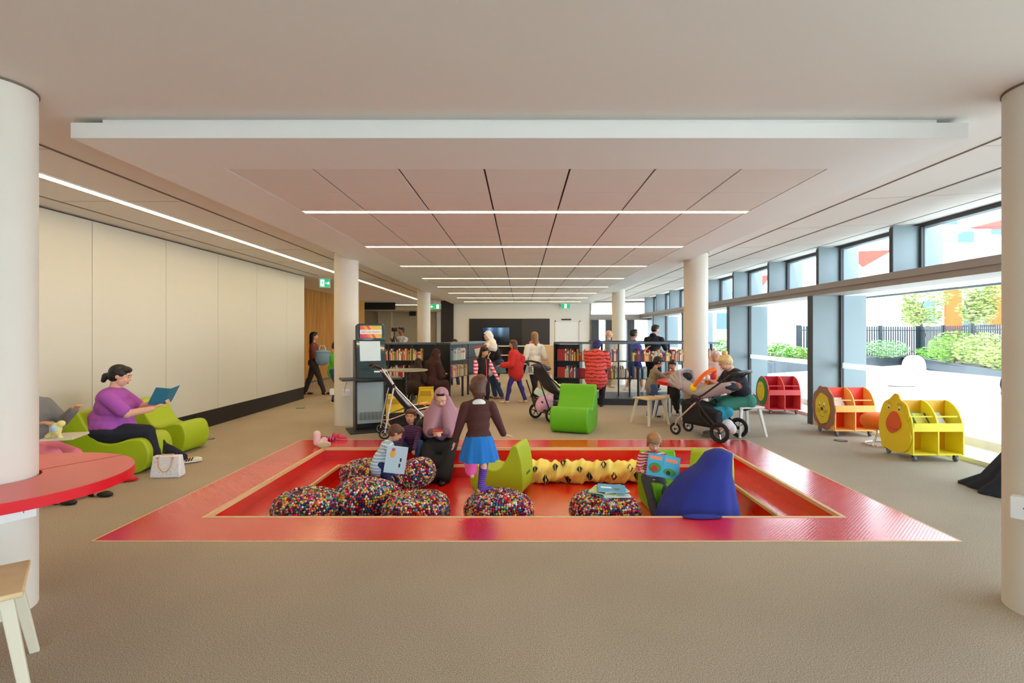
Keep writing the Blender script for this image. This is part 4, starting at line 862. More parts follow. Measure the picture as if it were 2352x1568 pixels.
class Person:
    def __init__(s, label, loc, rz, H=1.65, hip=None, lean=0, side=0, twist=0, hp=0, hy=0, hr=0, hl=.135, hands=None, feet=None, toes=(0, 0), bulk=1.0, skin=SK1, vox=.009, poles=None, epoles=None, hdir=None, curl=(.5, .5), shw=.115, armk=1.0, root='person', bare_feet=False, eyes=True):
        s.root = thing(root, label, 'person', loc, rz); s.H = H; s.vox = vox; s.b = bulk; b = bulk
        P = V(hip) if hip else V((0, 0, .52*H)); s.P = P; hh = hl*H; s.hh = hh
        T = V((math.sin(side), math.sin(lean)*math.cos(side), math.cos(lean)*math.cos(side))).normalized(); s.T = T
        X = V((math.cos(twist), math.sin(twist), 0)); X = (X-T*X.dot(T)).normalized(); Fw = T.cross(X)*-1; Fw = X.cross(T)*-1 if X.cross(T).y < 0 and abs(twist) < 1.4 else X.cross(T)*(1 if X.cross(T).dot(V((-math.sin(twist), math.cos(twist), 0))) > 0 else -1)
        s.X = X; s.Fw = Fw; tl = (.30-.35*(hl-.135))*H; s.tl = tl; N = P+T*tl; s.N = N
        # head frame
        U = V((math.sin(hr), math.sin(hp), math.cos(hp))).normalized(); Rz = rotz(twist+hy); U = Rz @ U; F = Rz @ V((0, math.cos(hp), -math.sin(hp))); F = (F-U*F.dot(U)).normalized(); R = F.cross(U); s.HM = Matrix((R, F, U)).transposed()
        s.C = N+T*(.012*H)+U*((.03 if b < 1.3 else .012)*H+.48*hh)+F*.02*H*.5
        s.Sh = [N-T*.052*H+X*k*shw*H*(.68+.32*b)*.96 for k in (-1, 1)]
        s.Hj = [P+rotz(twist*.3) @ V((k*.052*H*b, 0, -.01*H)) for k in (-1, 1)]
        feet = feet or [(-.07*H, 0, 0), (.07*H, .04*H, 0)]; s.toe = []; s.An = []; s.Kn = []
        for i in (0, 1):
            f = V(feet[i]); a = f+V((0, -.02*H, .042*H)); pl = V(poles[i]) if poles else V((0, 1, .15)); k, e = ik(s.Hj[i], a, .245*H, .245*H, pl); s.Kn.append(k); s.An.append(e)
            t = toes[i]; s.toe.append(V((math.sin(t), math.cos(t), 0)))
        ul, fa = .165*H*armk, .145*H*armk; s.El = []; s.Wr = []; s.Hd = []
        hands = hands or [(-.17*H, .05*H, .40*H), (.17*H, .05*H, .40*H)]
        for i in (0, 1):
            pl = V(epoles[i]) if epoles else V(((-.35, .35)[i], -.6, -1)); k, e = ik(s.Sh[i], V(hands[i]), ul, fa, pl); s.El.append(k); s.Wr.append(e)
            s.Hd.append(V(hdir[i]).normalized() if hdir and hdir[i] else (e-k).normalized())
        m = MB(); c = s.C; M = s.HM
        h = lambda x, f, u: c+M @ V((x*hh, f*hh, u*hh))
        m.ell(h(0, -.05, .10), (.355*hh, .43*hh, .385*hh), M); m.ell(h(0, .10, -.2), (.275*hh, .29*hh, .28*hh), M); m.cap(h(0, .2, -.40), h(0, .22, -.38), .085*hh)
        m.cap(h(-.12, .25, -.12), h(.12, .25, -.12), .14*hh); m.cap(h(0, .36, .06), h(0, .45, -.09), .03*hh, .05*hh); m.cap(h(-.05, .40, -.11), h(.05, .40, -.11), .035*hh)
        m.cap(h(-.13, .33, .1), h(.13, .33, .1), .06*hh); m.cap(h(-.05, .33, -.25), h(.05, .33, -.25), .06*hh)
        for k in (-1, 1): m.ell(h(k*.355, -.03, -.02), (.035*hh, .075*hh, .12*hh), M)
        m.cap(N-T*.03*H, h(0, -.1, -.2), .036*H*(.7+.3*b) if hl < .16 else .03*H, (.031 if hl < .16 else .028)*H)
        s.torso(m, 0)
        for i in (0, 1): s.arm(m, i, 0, 1.0); s.leg(m, i, 0, 1.0, True)
        for i in (0, 1): s.hand(m, i, curl[i])
        s.body = m.blob('body', skin, s.root, vox, 3)
        if eyes:
            for k in (-1, 1):
                e = MB().ell(h(k*.145, .352, .03), (.052*hh, .036*hh, .026*hh), M, 12, 8).build('eye', M_EW, s.root)
                MB().ell(h(k*.145, .384, .03), (.028*hh, .014*hh, .026*hh), M, 10, 6).build('iris', M_EYE, e)
                MB().tube([h(k*.08, .40, .12), h(k*.15, .395, .145), h(k*.22, .345, .11)], .013*hh, 6).build('eyebrow', M_EYE, s.root)
            MB().ell(h(0, .385, -.245), (.10*hh, .03*hh, .026*hh), M, 14, 8).ell(h(0, .385, -.27), (.08*hh, .03*hh, .024*hh), M, 14, 8).build('lips', M_LIP, s.root)
    def torso(s, m, g, lo=-.02):
        H, b, P, T = s.H, s.b, s.P, s.T; M = Matrix((s.X, s.Fw, T)).transposed(); tl = s.tl
        f = lambda t, x, y, z, dy=0: m.ell(P+T*tl*t+s.Fw*dy*H, (x*H*b+g, y*H*b+g, z*H+g), M)
        f(lo, .098, .078, .075); f(.3, .085, .066, .09, .004*b); f(.55, .092, .07, .09, .006*b); f(.76, .088, .060, .075)
        a, c = s.Sh; q = .034*H*(.6+.4*b)+g*.6; m.cap(a.lerp(c, .08), c.lerp(a, .08), q)
        for z in (a, c): m.cap(z.lerp(s.N, .15), s.N.lerp(z, .28)-T*.004*H, q*.9, .026*H+g*.6)
    def arm(s, m, i, g, t):
        H = s.H; k = .6+.4*s.b; r = [.034*H*k, .026*H*k, .024*H*k, .0175*H*k]; m.cap(s.Sh[i], s.El[i] if t >= .5 else s.Sh[i].lerp(s.El[i], t*2), r[0]+g, (r[1]+g) if t >= .5 else r[0]*.95+g)
        if t > .5: u = (t-.5)*2; m.cap(s.El[i], s.El[i].lerp(s.Wr[i], u), r[2]+g, r[2]+(r[3]-r[2])*u+g)
    def leg(s, m, i, g, t, foot=False):
        H = s.H; k = .5+.5*s.b; m.cap(s.Hj[i], s.Kn[i], .057*H*k+g, .036*H*k+g)
        if t > .5: u = (t-.5)*2; m.cap(s.Kn[i], s.Kn[i].lerp(s.An[i], u), .035*H*k+g, (.035+(.022-.035)*u)*H*k+g); m.ell(s.Kn[i].lerp(s.An[i], .32)-V((0, .008*H, 0)), (.032*H*k+g, .034*H*k+g, .07*H))
        if foot: a = s.An[i]-V((0, 0, .022*H)); m.cap(a-s.toe[i]*.015*H, a+s.toe[i]*.085*H-V((0, 0, .004*H)), .022*H, .017*H); m.cap(s.An[i], a, .021*H, .022*H)
    def hand(s, m, i, curl):
        H = s.H; w = s.Wr[i]; d = s.Hd[i]; L = .105*H if s.hh/H < .16 else .09*H; sd = (1, -1)[i]      # thumb side
        up = V((0, 0, 1)); n = -(up-d*up.dot(d)); n = n.normalized() if n.length > .2 else V((-sd, 0, 0)); x = d.cross(n).normalized()
        if x.dot(V((sd, 0, 0))) < 0: x = -x
        s.pn = n; p = w+d*L*.28; m.ell(p+d*L*.08, (L*.2, L*.30, L*.10), Matrix((x, d, n)).transposed()); k = L*.072
        for j, (o, ln) in enumerate(((.15, .42), (.05, .48), (-.05, .45), (-.15, .36))):
            b0 = p+d*L*.22+x*o*L*1.05; d1 = (d*math.cos(curl*.7)+n*math.sin(curl*.7)+x*o*.25).normalized(); b1 = b0+d1*L*ln*.52; d2 = (d*math.cos(curl*1.7)+n*math.sin(curl*1.7)).normalized(); m.cap(b0, b1, k, k*.92, 8, 3); m.cap(b1, b1+d2*L*ln*.46, k*.9, k*.75, 8, 3)
        b0 = p-d*L*.02+x*L*.17; d1 = (d*.72+x*.62+n*.25).normalized(); b1 = b0+d1*L*.22; m.cap(p-d*L*.1+x*L*.08, b0, k*1.4, k*1.25, 8, 3); m.cap(b0, b1, k*1.2, k, 8, 3); m.cap(b1, b1+(d*.9+x*.2+n*.35).normalized()*L*.19, k, k*.8, 8, 3)
    # ---- clothing
    def top(s, m, t=1.0, name='shirt', g=.011, hem=0, extra=None):
        k = MB(); s.torso(k, g*1.2, -.06-hem)
        if hem: k.cap(s.P+s.T*.05*s.H, s.P-s.T*hem*.25*s.H-V((0, 0, .02*s.H)), .09*s.H*s.b+g, .098*s.H*s.b+g)
        for i in (0, 1): s.arm(k, i, g, t)
        k.cap(s.N-s.T*.05*s.H, s.N-s.T*.004*s.H, .05*s.H, .037*s.H)
        if extra: extra(k)
        return k.blob(name, m, s.root, max(.009, s.vox), 3)
    def pants(s, m, t=1.0, name='trousers', g=.012):
        k = MB(); H = s.H; e = 1.0 if s.b < 1.3 else 1.1; k.ell(s.P, (.1*H*s.b*e+g*.6, .08*H*s.b*e+g*.6, .07*H*e))
        for i in (0, 1): s.leg(k, i, g, t)
        if t >= 1:
            for i in (0, 1): k.cap(s.Kn[i].lerp(s.An[i], .6), s.An[i].lerp(s.Kn[i], .04), .03*H*(.5+.5*s.b)+g, .028*H+g)
        return k.blob(name, m, s.root, max(.009, s.vox), 3)
    def shoes(s, m, sole=None, k_=1.0):
        H = s.H; out = []
        for i in (0, 1):
            t = s.toe[i]; a = s.An[i]-V((0, 0, .026*H)); M = Matrix((V((t.y, -t.x, 0)), t, V((0, 0, 1)))).transposed()
            q = MB().ell(a+t*.075*H+V((0, 0, -.001*H)), (.028*H, .056*H, .019*H), M).ell(a-t*.006*H, (.026*H, .036*H, .022*H), M).cap(a, s.An[i]+V((0, 0, .0*H)), .026*H, .025*H)
            o = q.blob('shoe', m, s.root, max(.007, s.vox*.8), 2); out.append(o)
            if sole: MB().ell(a+t*.035*H-V((0, 0, .014*H)), (.03*H, .098*H, .009*H), M).build('sole', sole, o)
        return out
    def loftring(s, spec, m, name, n=64, seed=0):
        """spec: (centre, rx, ry, ripple amplitude, ripple count)"""
        rings = []; rnd = random.Random(seed); ph = rnd.uniform(0, 6)
        for i, (c, rx, ry, am, cn) in enumerate(spec):
            q = []
            for j in range(n):
                u = 2*PI*j/n; w = 1+am*math.sin(cn*u+ph)+am*.5*math.sin((cn*2+1)*u+ph*2); q.append(V(c)+V((rx*w*math.cos(u), ry*w*math.sin(u), 0)))
            rings.append(q)
        return MB().loft(rings).build(name, m, s.root, ang=70)
    def skirt(s, m, z1, r1=.15, name='skirt', r0=None, am=.05, cn=8, dy=0, waist=.03):
        H = s.H; r0 = r0 or .09*s.b; p = s.P; z0 = p.z+waist*H; c1 = V((p.x, p.y+dy, z1)); sp = []
        for i in range(7):
            t = i/6; q = V((p.x, p.y, z0)).lerp(c1, t); e = t**.6; sp.append((q, (r0+(r1-r0)*e)*H, (r0*.85+(r1*.9-r0*.85)*e)*H, am*t, cn))
        return s.loftring(sp, m, name, seed=int(z1*100))
    def hair(s, kind, m, name='hair'):
        hh = s.hh; M = s.HM; c = s.C; h = lambda x, f, u: c+M @ V((x*hh, f*hh, u*hh)); k = MB(); vx = .007 if s.vox < .01 else .01
        k.ell(h(0, -.10, .16), (.40*hh, .45*hh, .395*hh), M); k.ell(h(0, -.2, -.04), (.375*hh, .33*hh, .32*hh), M)
        k.ell(h(0, .12, .36), (.33*hh, .27*hh, .16*hh), M)
        if kind == 'fringe': k.ell(h(0, .24, .27), (.31*hh, .19*hh, .15*hh), M); [k.cap(h(q*.33, .1, .15), h(q*.36, .06, -.2), .09*hh, .05*hh) for q in (-1, 1)]
        if kind == 'long': k.cap(h(0, -.3, 0), h(0, -.38, -1.0), .28*hh, .2*hh); [k.cap(h(q*.3, -.1, 0), h(q*.28, -.2, -.8), .14*hh, .1*hh) for q in (-1, 1)]
        if kind == 'bun': k.ell(h(0, -.55, .1), (.17*hh, .16*hh, .16*hh), M)
        if kind == 'ponytail': k.ell(h(0, -.50, -.08), (.13*hh, .12*hh, .13*hh), M); k.cap(h(0, -.58, -.15), h(0, -.60, -.38), .15*hh, .11*hh)
        if kind == 'topknot': k.ell(h(0, -.32, .58), (.2*hh, .18*hh, .17*hh), M); k.cap(h(0, -.3, .5), h(.1, -.5, .5), .1*hh, .12*hh)
        if kind == 'braid': k.cap(h(0, -.48, -.1), h(0, -.5, -1.1), .14*hh, .07*hh)
        if kind == 'bob': k.cap(h(0, -.22, .0), h(0, -.25, -.3), .42*hh, .36*hh); k.ell(h(.12, -.2, .25), (.38*hh, .38*hh, .36*hh)); k.ell(h(-.2, -.3, -.1), (.3*hh, .25*hh, .3*hh)); k.cap(h(.2, -.3, -.2), h(.3, -.3, -.5), .18*hh, .08*hh); k.cap(h(-.15, -.35, -.2), h(-.2, -.3, -.6), .18*hh, .08*hh)
        return k.blob(name, m, s.root, vx, 2)
    def hijab(s, m, drop=.5, width=.17, under=None, name='headscarf', back=True):
        hh = s.hh; H = s.H; M = s.HM; c = s.C; h = lambda x, f, u: c+M @ V((x*hh, f*hh, u*hh)); k = MB()
        k.ell(h(0, -.16, .15), (.42*hh, .43*hh, .43*hh), M); k.ell(h(0, -.2, -.1), (.42*hh, .38*hh, .42*hh), M); k.cap(h(0, -.05, -.45), s.N+s.Fw*.0*H, .34*hh, .42*hh)
        k.cap(h(0, .12, .42), h(0, -.1, .5), .13*hh, .1*hh)
        for q in (-1, 1): k.cap(h(q*.33, .04, .25), h(q*.33, .02, -.3), .10*hh, .11*hh)
        k.cap(h(-.1, .08, -.55), h(.1, .08, -.55), .16*hh)
        a, b = s.Sh
        [k.cap(z.lerp(s.N, .1), s.N, .045*H, .05*H) for z in (a, b)]; k.cap(s.N+s.Fw*.03*H, s.N-s.T*drop*.25*H+s.Fw*.045*H, .06*H, .10*H)
        if drop >= .5:
            for j in (0, 1):
                e = s.El[j] if drop < .7 else s.El[j].lerp(s.Wr[j], .35); [k.cap(h((-.22, .22)[j], -.1, -.2).lerp(s.N, q*.3), s.Sh[j].lerp(e, q), .34*hh, .05*H) for q in (.25, .6, 1)]
        for j, sh in enumerate((a, b)): k.cap(sh, sh.lerp(s.El[j], drop*1.2) if drop < .8 else s.El[j].lerp(s.Wr[j], .5), .052*H, .058*H)
        o = k.blob(name, m, s.root, max(.008, s.vox), 4)
        if under: MB().cap(h(-.17, .2, .41), h(.17, .2, .41), .07*hh).build('under_scarf', under, s.root)
        return o
def cloth(n, c, **k): return mat('cloth_'+n, c, .85, bump=(40, .12), **k)
BLK = cloth('black', (20, 18, 20)); NAVY = cloth('navy', (28, 30, 46)); DEN = cloth('denim', (44, 66, 104)); WHT = cloth('white', (232, 230, 226))
BR = mat('shoe_black', (20, 18, 18), .3); SOLE = mat('sole_white', (232, 230, 220), .6); CREAM = mat('shoe_cream', (226, 222, 196), .5)
def open_book(name, label, loc, R, w, h, mc, mp=M_PAGE, ang=.5, parent=None, pages='open_book'):
    """R: 3x3 with x across the spread, y up the page, z out of the pages"""
    t = thing(name, label, 'book', loc); t.rotation_euler = R.to_euler(); th = .006
    for s in (-1, 1):
        Q = Matrix.Rotation(-s*ang, 3, 'Y'); m = MB().box(Q @ V((s*w/2, 0, -.002)), (w, h, .003), Q); m.build('cover', mc, t, smooth=False)
        MB().box(Q @ V((s*w/2, 0, .003)), (w-.006, h-.008, th), Q).build('page_block', mp, t, smooth=False)
    return t
def basis(z, up=V((0, 0, 1))):
    z = V(z).normalized(); x = V(up).cross(z).normalized(); return Matrix((x, z.cross(x), z)).transposed()
r_ = math.radians
# ---- woman in purple on the lime chair, facing right and a little towards the pit
A = (-4.62, 5.90, 0); rA = r_(-70)
p = Person('woman in purple short sleeved shirt with dark ponytail, reading on the lime chair', A, rA, 1.58, hip=(0, -.02, .465), lean=.10, hp=.28, hl=.148, hands=[(-.08, .42, .76), (.15, .42, .70)], feet=[(-.10, .72, .0), (.12, .50, 0)], toes=(-.25, -.25), bulk=1.5, vox=.008, hdir=[(.4, .8, .3), (-.3, .8, .45)], curl=(.8, .8), epoles=[(-.3, -.3, -1), (.35, -.2, -1)])
p.top(cloth('purple', (168, 84, 180)), .40, g=.014, hem=-.20); p.pants(NAVY, 1.0); p.hair('ponytail', M_HB); s_ = p.shoes(CREAM, SOLE)
for o in s_:
    pass
for i in (0, 1):
    a = p.An[i]-V((0, 0, .02*1.64)); side = V((p.toe[i].y, -p.toe[i].x, 0))
    for k in range(3):
        for sg in (1,): MB().box(a+p.toe[i]*(.045+.025*k)+side*.040+V((0, 0, .002)), (.004, .012, .05), Matrix.Rotation(.0, 3, 'Z') @ Matrix.Rotation(-.5, 3, 'X')).build('stripe', BR, p.root, smooth=False)
MB().tube([(p.Wr[0]+V((.028*math.cos(a), .0, .028*math.sin(a)))) for a in [k*PI/6 for k in range(12)]], .006, 6, True).build('wristwatch', BR, p.root)
WM = Matrix.Translation(A) @ Matrix.Rotation(rA, 4, 'Z')
pos = WM @ ((p.Wr[0]+p.Wr[1])/2+V((0, .11, .09)))
open_book('book', 'open book with blue and teal cover held by the woman in purple', pos, rotz(rA) @ basis((-.5, -.62, .55)), .15, .24, mat('cover_teal', (36, 120, 150), .4), ang=.30)
# handbag
t = thing('handbag', 'white patterned handbag with tan handles standing on the carpet by the lime chair', 'handbag', fl(377, 1098)+V((0, .06, 0)), r_(6)); M_BAG = stripes('bag_pattern', (236, 234, 236), (220, 220, 228), 26, 'Z', .75, .5, noise=6); M_TAN = mat('tan_leather', (214, 170, 130), .5)
MB().loft([[V((x*w, y*d, z)) for x, y in ((-1, -1), (1, -1), (1, 1), (-1, 1))] for z, w, d in ((0, .145, .06), (.02, .155, .065), (.235, .138, .035))]).build('bag_body', M_BAG, t, bevel=.012)
for s in (-1, 1): MB().tube([(-.075, s*.05, .21), (-.06, s*.06, .12), (-.02, s*.066, .07), (.02, s*.066, .07), (.06, s*.06, .12), (.075, s*.05, .21)] if s < 0 else [(-.075, s*.04, .22), (-.05, s*.05, .30), (0, s*.05, .33), (.05, s*.05, .30), (.075, s*.04, .22)], .006).build('handle', M_TAN if s < 0 else BR, t)
for x in (-.075, .075): MB().ell((x, -.05, .215), (.016, .006, .012)).build('rivet_tab', M_TAN, t)
MB().bb(-.06, .06, -.01, .01, .232, .246).build('zip_top', M_TAN, t, smooth=False)
# ---- seated person behind the red table
B = (-4.66, 4.93, 0)
p = Person('person in grey top and pink trousers sitting behind the near left column', B, r_(-96), 1.55, hip=(0, .0, .48), lean=-.05, hands=[(-.12, .36, .82), (.2, .30, .72)], feet=[(-.12, .60, 0), (.13, .48, 0)], bulk=1.2, skin=SK2, vox=.012)
p.top(cloth('grey', (120, 120, 122)), 1.0); p.pants(cloth('pink', (236, 130, 150)), 1.0); p.hair('short', M_HB); p.shoes(BR)
o = MB().bb(-.12, .12, -.16, .16, 0, .02).build('book', [BM[9]], smooth=False, loc=(-4.24, 4.86, .585), rz=.3); tag(o, 'pale magazine lying on the pink lap behind the red table', 'magazine')
k = MB(); rq = random.Random(3)
t = thing('plush_toy', 'small pale yellow and white fluffy toy held up behind the table', 'toy', at(128, 985, 4.75))
MB().ell((0, 0, .0), (.05, .045, .06)).ell((.05, 0, .05), (.035, .03, .03)).cap((-.03, 0, -.03), (-.08, 0, -.07), .02).cap((.02, 0, -.04), (.05, 0, -.09), .02).blob('toy_body', mat('plush_yellow', (236, 226, 150), .9, bump=(60, .5)), t, .008, 2)
MB().ell((.01, -.035, .01), (.03, .02, .035)).build('toy_belly', mat('plush_blue', (190, 214, 236), .9), t)
t = thing('shoe', 'red shoe lying under the edge of the red round table', 'shoe', fl(296, 1106), .4); MB().ell((0, 0, .03), (.09, .03, .03)).cap((-.06, 0, .035), (-.06, 0, .06), .03).blob('upper', mat('red_leather', (200, 20, 30), .3), t, .007, 2)
# ---- boots and trainers on the pit rim
t = thing('boot', 'pale pink child boot standing on the back rim of the pit', 'boot', (fl(728, 1025)), 0)
MB().cap((0, 0, .05), (0, .0, .17), .045, .05).ell((.035, 0, .035), (.075, .04, .034)).blob('upper', mat('pink_boot', (244, 206, 210), .5), t, .007, 2)
t = thing('boot', 'pink child boot lying on its side showing a pale sole', 'boot', fl(737, 1027)+V((.02, -.03, 0)), .2)
MB().cap((-.02, .06, .05), (.0, .2, .06), .045, .05).ell((.04, 0, .045), (.085, .04, .042)).blob('upper', mat('pink_boot', (244, 206, 210), .5), t, .007, 2); MB().ell((.04, -.045, .045), (.09, .008, .038)).build('sole', mat('sole_khaki', (196, 186, 150), .6), t)
t = thing('sock', 'pink and purple striped sock beside the pink boots on the rim', 'sock', fl(756, 1012), -.1)
MB().cap((-.09, 0, .035), (.07, 0, .03), .035, .025).blob('knit', stripes('sock_stripe', (120, 40, 120), (236, 110, 160), 26, 'X', .5), t, .007, 2)
for k, (px, py, a, lab) in enumerate(((776, 1008, .2, 'pink and grey child trainer nearest the pink boots on the rim'), (786, 1010, -.3, 'pink and grey child trainer furthest right on the back rim'))):
    t = thing('trainer', lab, 'shoe', fl(px, py), a); MB().ell((0, 0, .035), (.09, .034, .032)).cap((-.05, 0, .04), (-.05, 0, .065), .03).blob('upper', mat('pink_trainer', (220, 70, 110), .6, var=(60, .4)), t, .007, 2); MB().ell((0, 0, .012), (.098, .038, .012)).build('sole', mat('pink_sole', (240, 140, 170), .6), t)
    MB().tube([(-.02, -.02, .066), (.0, .02, .066), (.02, -.02, .062), (.04, .02, .055)], .004).build('laces', mat('lace_grey', (150, 140, 150), .8), t)
# ---- toddler in striped top, standing in the pit holding a picture book, facing right
q = V((-1.53, 5.72, PF))
p = Person('toddler in a light blue striped top and navy trousers bending over a picture book', q, r_(-72), .86, lean=.35, hp=.62, hl=.2, hands=[(-.08, .20, .38), (.10, .24, .34)], bulk=1.25, skin=SK2, vox=.007, shw=.12, curl=(.7, .7))
p.top(stripes('stripe_blue_white', (150, 190, 222), (226, 236, 240), 30, 'Z', .62), 1.0, hem=.1); p.pants(cloth('navy_blue', (34, 38, 92)), 1.0); p.hair('short', M_HBR); p.shoes(mat('white_canvas', (232, 230, 232), .6))
M_PB = mat('picture_book_cover', (196, 226, 240), .5)
t = thing('picture_book', 'pale blue picture book with a yellow figure held by the toddler', 'book', at(908, 1050, 5.58)+V((0, 0, .0))); t.rotation_euler = (r_(4), r_(9), r_(12))
MB().bb(-.10, .12, -.01, .01, -.17, .12).build('cover', M_PB, t, smooth=False); MB().bb(-.098, .118, -.008, .012, -.168, .118).build('page_block', M_PAGE, t, smooth=False)
MB().ell((-.03, -.011, .04), (.028, .003, .045)).build('cover_figure', mat('cover_yellow', (246, 190, 60), .5), t); MB().ell((-.03, -.012, .085), (.02, .003, .02)).build('cover_head', mat('cover_pink', (236, 150, 120), .5), t)
for x, z in ((.06, -.02), (.055, -.08)): MB().bb(x-.008, x+.008, -.0115, -.01, z-.02, z+.02).build('cover_mark', BR, t, smooth=False)
# ---- boy in purple patterned jumper sitting on the step, facing the camera
p = Person('young boy in a dark purple patterned jumper and jeans crouching on the pit step', (-1.46, 6.93, S1), r_(178), 1.0, hip=(0, -.06, .20), lean=.25, hp=.02, hl=.19, hands=[(-.10, .24, .22), (.09, .26, .20)], feet=[(-.12, .22, -.0), (.12, .22, -.0)], bulk=1.1, skin=SK2, vox=.007, curl=(.8, .6), hdir=[(.1, .5, -.8), (-.1, .5, -.8)], poles=[(-.6, 1, 1), (.6, 1, 1)])
p.top(stripes('purple_knit', (52, 30, 66), (96, 44, 90), 40, 'Z', .6, noise=2), 1.0); p.pants(DEN, 1.0); p.hair('short', M_HBR); p.shoes(mat('dark_shoe', (30, 34, 50), .6))
# ---- woman in mauve hijab, seated on the rim, looking at her phone
W0 = V((-1.05, 7.02, S1))
p = Person('woman in mauve headscarf and long black dress on the pit edge looking at a phone', W0, r_(178), 1.56, hl=.148, hip=(0, -.10, .27), lean=.3, hp=.58, hy=.05, hands=[(-.07, .34, .44), (.07, .35, .44)], feet=[(-.10, .50, -.16), (.10, .52, -.16)], bulk=1.05, vox=.007, curl=(.9, .9), hdir=[(.75, .5, .15), (-.75, .5, .15)], poles=[(-.4, 1, 1), (.4, 1, 1)])
p.hijab(cloth('mauve', (172, 132, 150)), .75, under=BLK)
k = MB()
for i in (0, 1): k.cap(p.Hj[i], p.Kn[i], .12, .09); k.cap(p.Kn[i], p.An[i]+V((0, .02, .0)), .085, .10)
k.cap(p.Kn[0], p.Kn[1], .08); k.cap(p.An[0]+V((0, 0, .02)), p.An[1]+V((0, 0, .02)), .09); k.ell(p.P, (.19, .16, .14)); k.cap(p.Kn[0].lerp(p.An[0], .5)+V((.0, 0, 0)), p.Kn[1].lerp(p.An[1], .5), .09)
k.blob('dress', cloth('black_dress', (22, 20, 24)), p.root, .010, 5)
k = MB()
for i in (0, 1): p.arm(k, i, .02, .96)
p.torso(k, .01); k.blob('sleeves', cloth('mauve_under', (120, 84, 100)), p.root, .010, 3)
p.shoes(BR)
MW = Matrix.Translation(W0) @ Matrix.Rotation(r_(178), 4, 'Z'); q = MW @ ((p.Wr[0]+p.Wr[1])/2+V((0, .05, .035)))
o = MB().bb(-.06, .06, -.035, .035, 0, .009).build('smartphone', mat('phone_red', (150, 20, 30), .3), loc=q, bevel=.004); o.rotation_euler = (.5, 0, .2); tag(o, 'dark red phone in the hands of the woman in mauve', 'phone')
# ---- backpack and leaning board book
t = thing('backpack', 'black backpack leaning between the boy in purple and the woman in mauve', 'backpack', (-1.33, 7.30, .0)); t.location = (-1.32, 7.26, .004)
MB().ell((0, 0, .19), (.15, .11, .19), p=.7).ell((0, -.09, .12), (.11, .05, .1), p=.7).blob('bag_body', mat('nylon_black', (18, 18, 22), .4, bump=(25, .3)), t, .01, 3)
MB().tube([(-.06, -.11, .33), (-.08, -.14, .22), (-.07, -.12, .08)], .009).build('strap', M_BLACK, t); MB().tube([(.05, -.05, .37), (.0, -.05, .42), (-.05, -.05, .37)], .008).build('grab_loop', M_BLACK, t)
o = MB().bb(-.14, .14, -.008, .008, 0, .30).build('book', [M_PAGE], smooth=False, loc=fl(1003, 1114, PF)+V((-.08, .1, 0))); o.rotation_euler = (0, r_(-38), r_(55)); tag(o, 'thin book standing tilted against the tilted pouf by the black dress', 'book')
# ---- girl standing with one foot on the pouf, back to the camera
G0 = V((-.42, 5.12, PF))
p = Person('girl with brown hair, brown cardigan and bright blue skirt, foot on a pouf', G0, r_(12), 1.15, hip=(0, -.02, .875), lean=.05, hp=.25, hl=.165, hands=[(-.26, .06, .70), (.30, .12, .78)], feet=[(-.06, .06, .44), (.02, -.02, .315)], toes=(0, 1.2), bulk=1.0, vox=.008, curl=(.3, .2), hdir=[(-.15, .1, -1), (.9, .1, -.2)], poles=[(-.1, 1, .1), (.3, 1, .2)])
p.top(cloth('brown', (76, 40, 36)), .95, 'cardigan', g=.014)
p.skirt(cloth('bright_blue', (24, 116, 196)), .63, .165, am=.07, cn=9, waist=.02)
k = MB(); k.cap(p.Hj[1].lerp(p.Kn[1], .3), p.Kn[1], .058, .052); k.cap(p.Kn[1], p.An[1], .048, .034); k.cap(p.An[1]-V((0, 0, .02)), p.An[1]+p.toe[1]*.11-V((0, 0, .028)), .034, .027); k.blob('tights', stripes('purple_dots', (78, 40, 140), (120, 90, 180), 60, 'Z', .7), p.root, .008, 3)
k = MB(); k.cap(p.Kn[0], p.An[0].lerp(p.Kn[0], .1), .07, .06); k.cap(p.Hj[0]-V((0, 0, .12)), p.An[0]+V((0, .02, .02)), .05, .06); k.cap(p.An[0], p.An[0]+p.toe[0]*.09-V((0, 0, .03)), .036, .03); k.blob('pink_leggings', cloth('hot_pink', (246, 100, 176)), p.root, .008, 3)
p.hair('bob', M_HBR)
h = lambda x, f, u: p.C+p.HM @ V((x*p.hh, f*p.hh, u*p.hh))
MB().ell(p.N-p.Fw*.045-p.T*.03, (.07, .03, .05)).blob('white_collar', WHT, p.root, .008, 2)
k = MB()
# ---- reading boy
Bq = V((1.40, 5.56, PF))
p = Person('small boy in red and white striped top reading a picture book in the pit', Bq, r_(176), .98, hip=(0, .0, .33), lean=.02, hp=.5, hl=.195, hands=[(-.06, .22, .47), (.17, .26, .46)], feet=[(-.11, .40, .02), (.05, .42, .0)], toes=(-.4, .2), bulk=1.1, vox=.007, curl=(.8, .9), hdir=[(.1, .7, .4), (-.1, .7, .4)], poles=[(-.2, 1, .9), (.3, 1, .9)])
p.top(stripes('stripe_red_white', (200, 50, 66), (240, 234, 232), 38, 'Z', .5, cc=(110, 110, 130)), 1.0); p.pants(cloth('slate', (64, 70, 84)), .97); p.hair('fringe', M_HLB); p.shoes(mat('dark_shoe2', (40, 34, 34), .5))
t = thing('picture_book', 'bright blue picture book with a red and green vehicle picture, held by the reading boy', 'book', at(1524, 1070, 5.12)); t.rotation_euler = (r_(-24), r_(8), r_(-12))
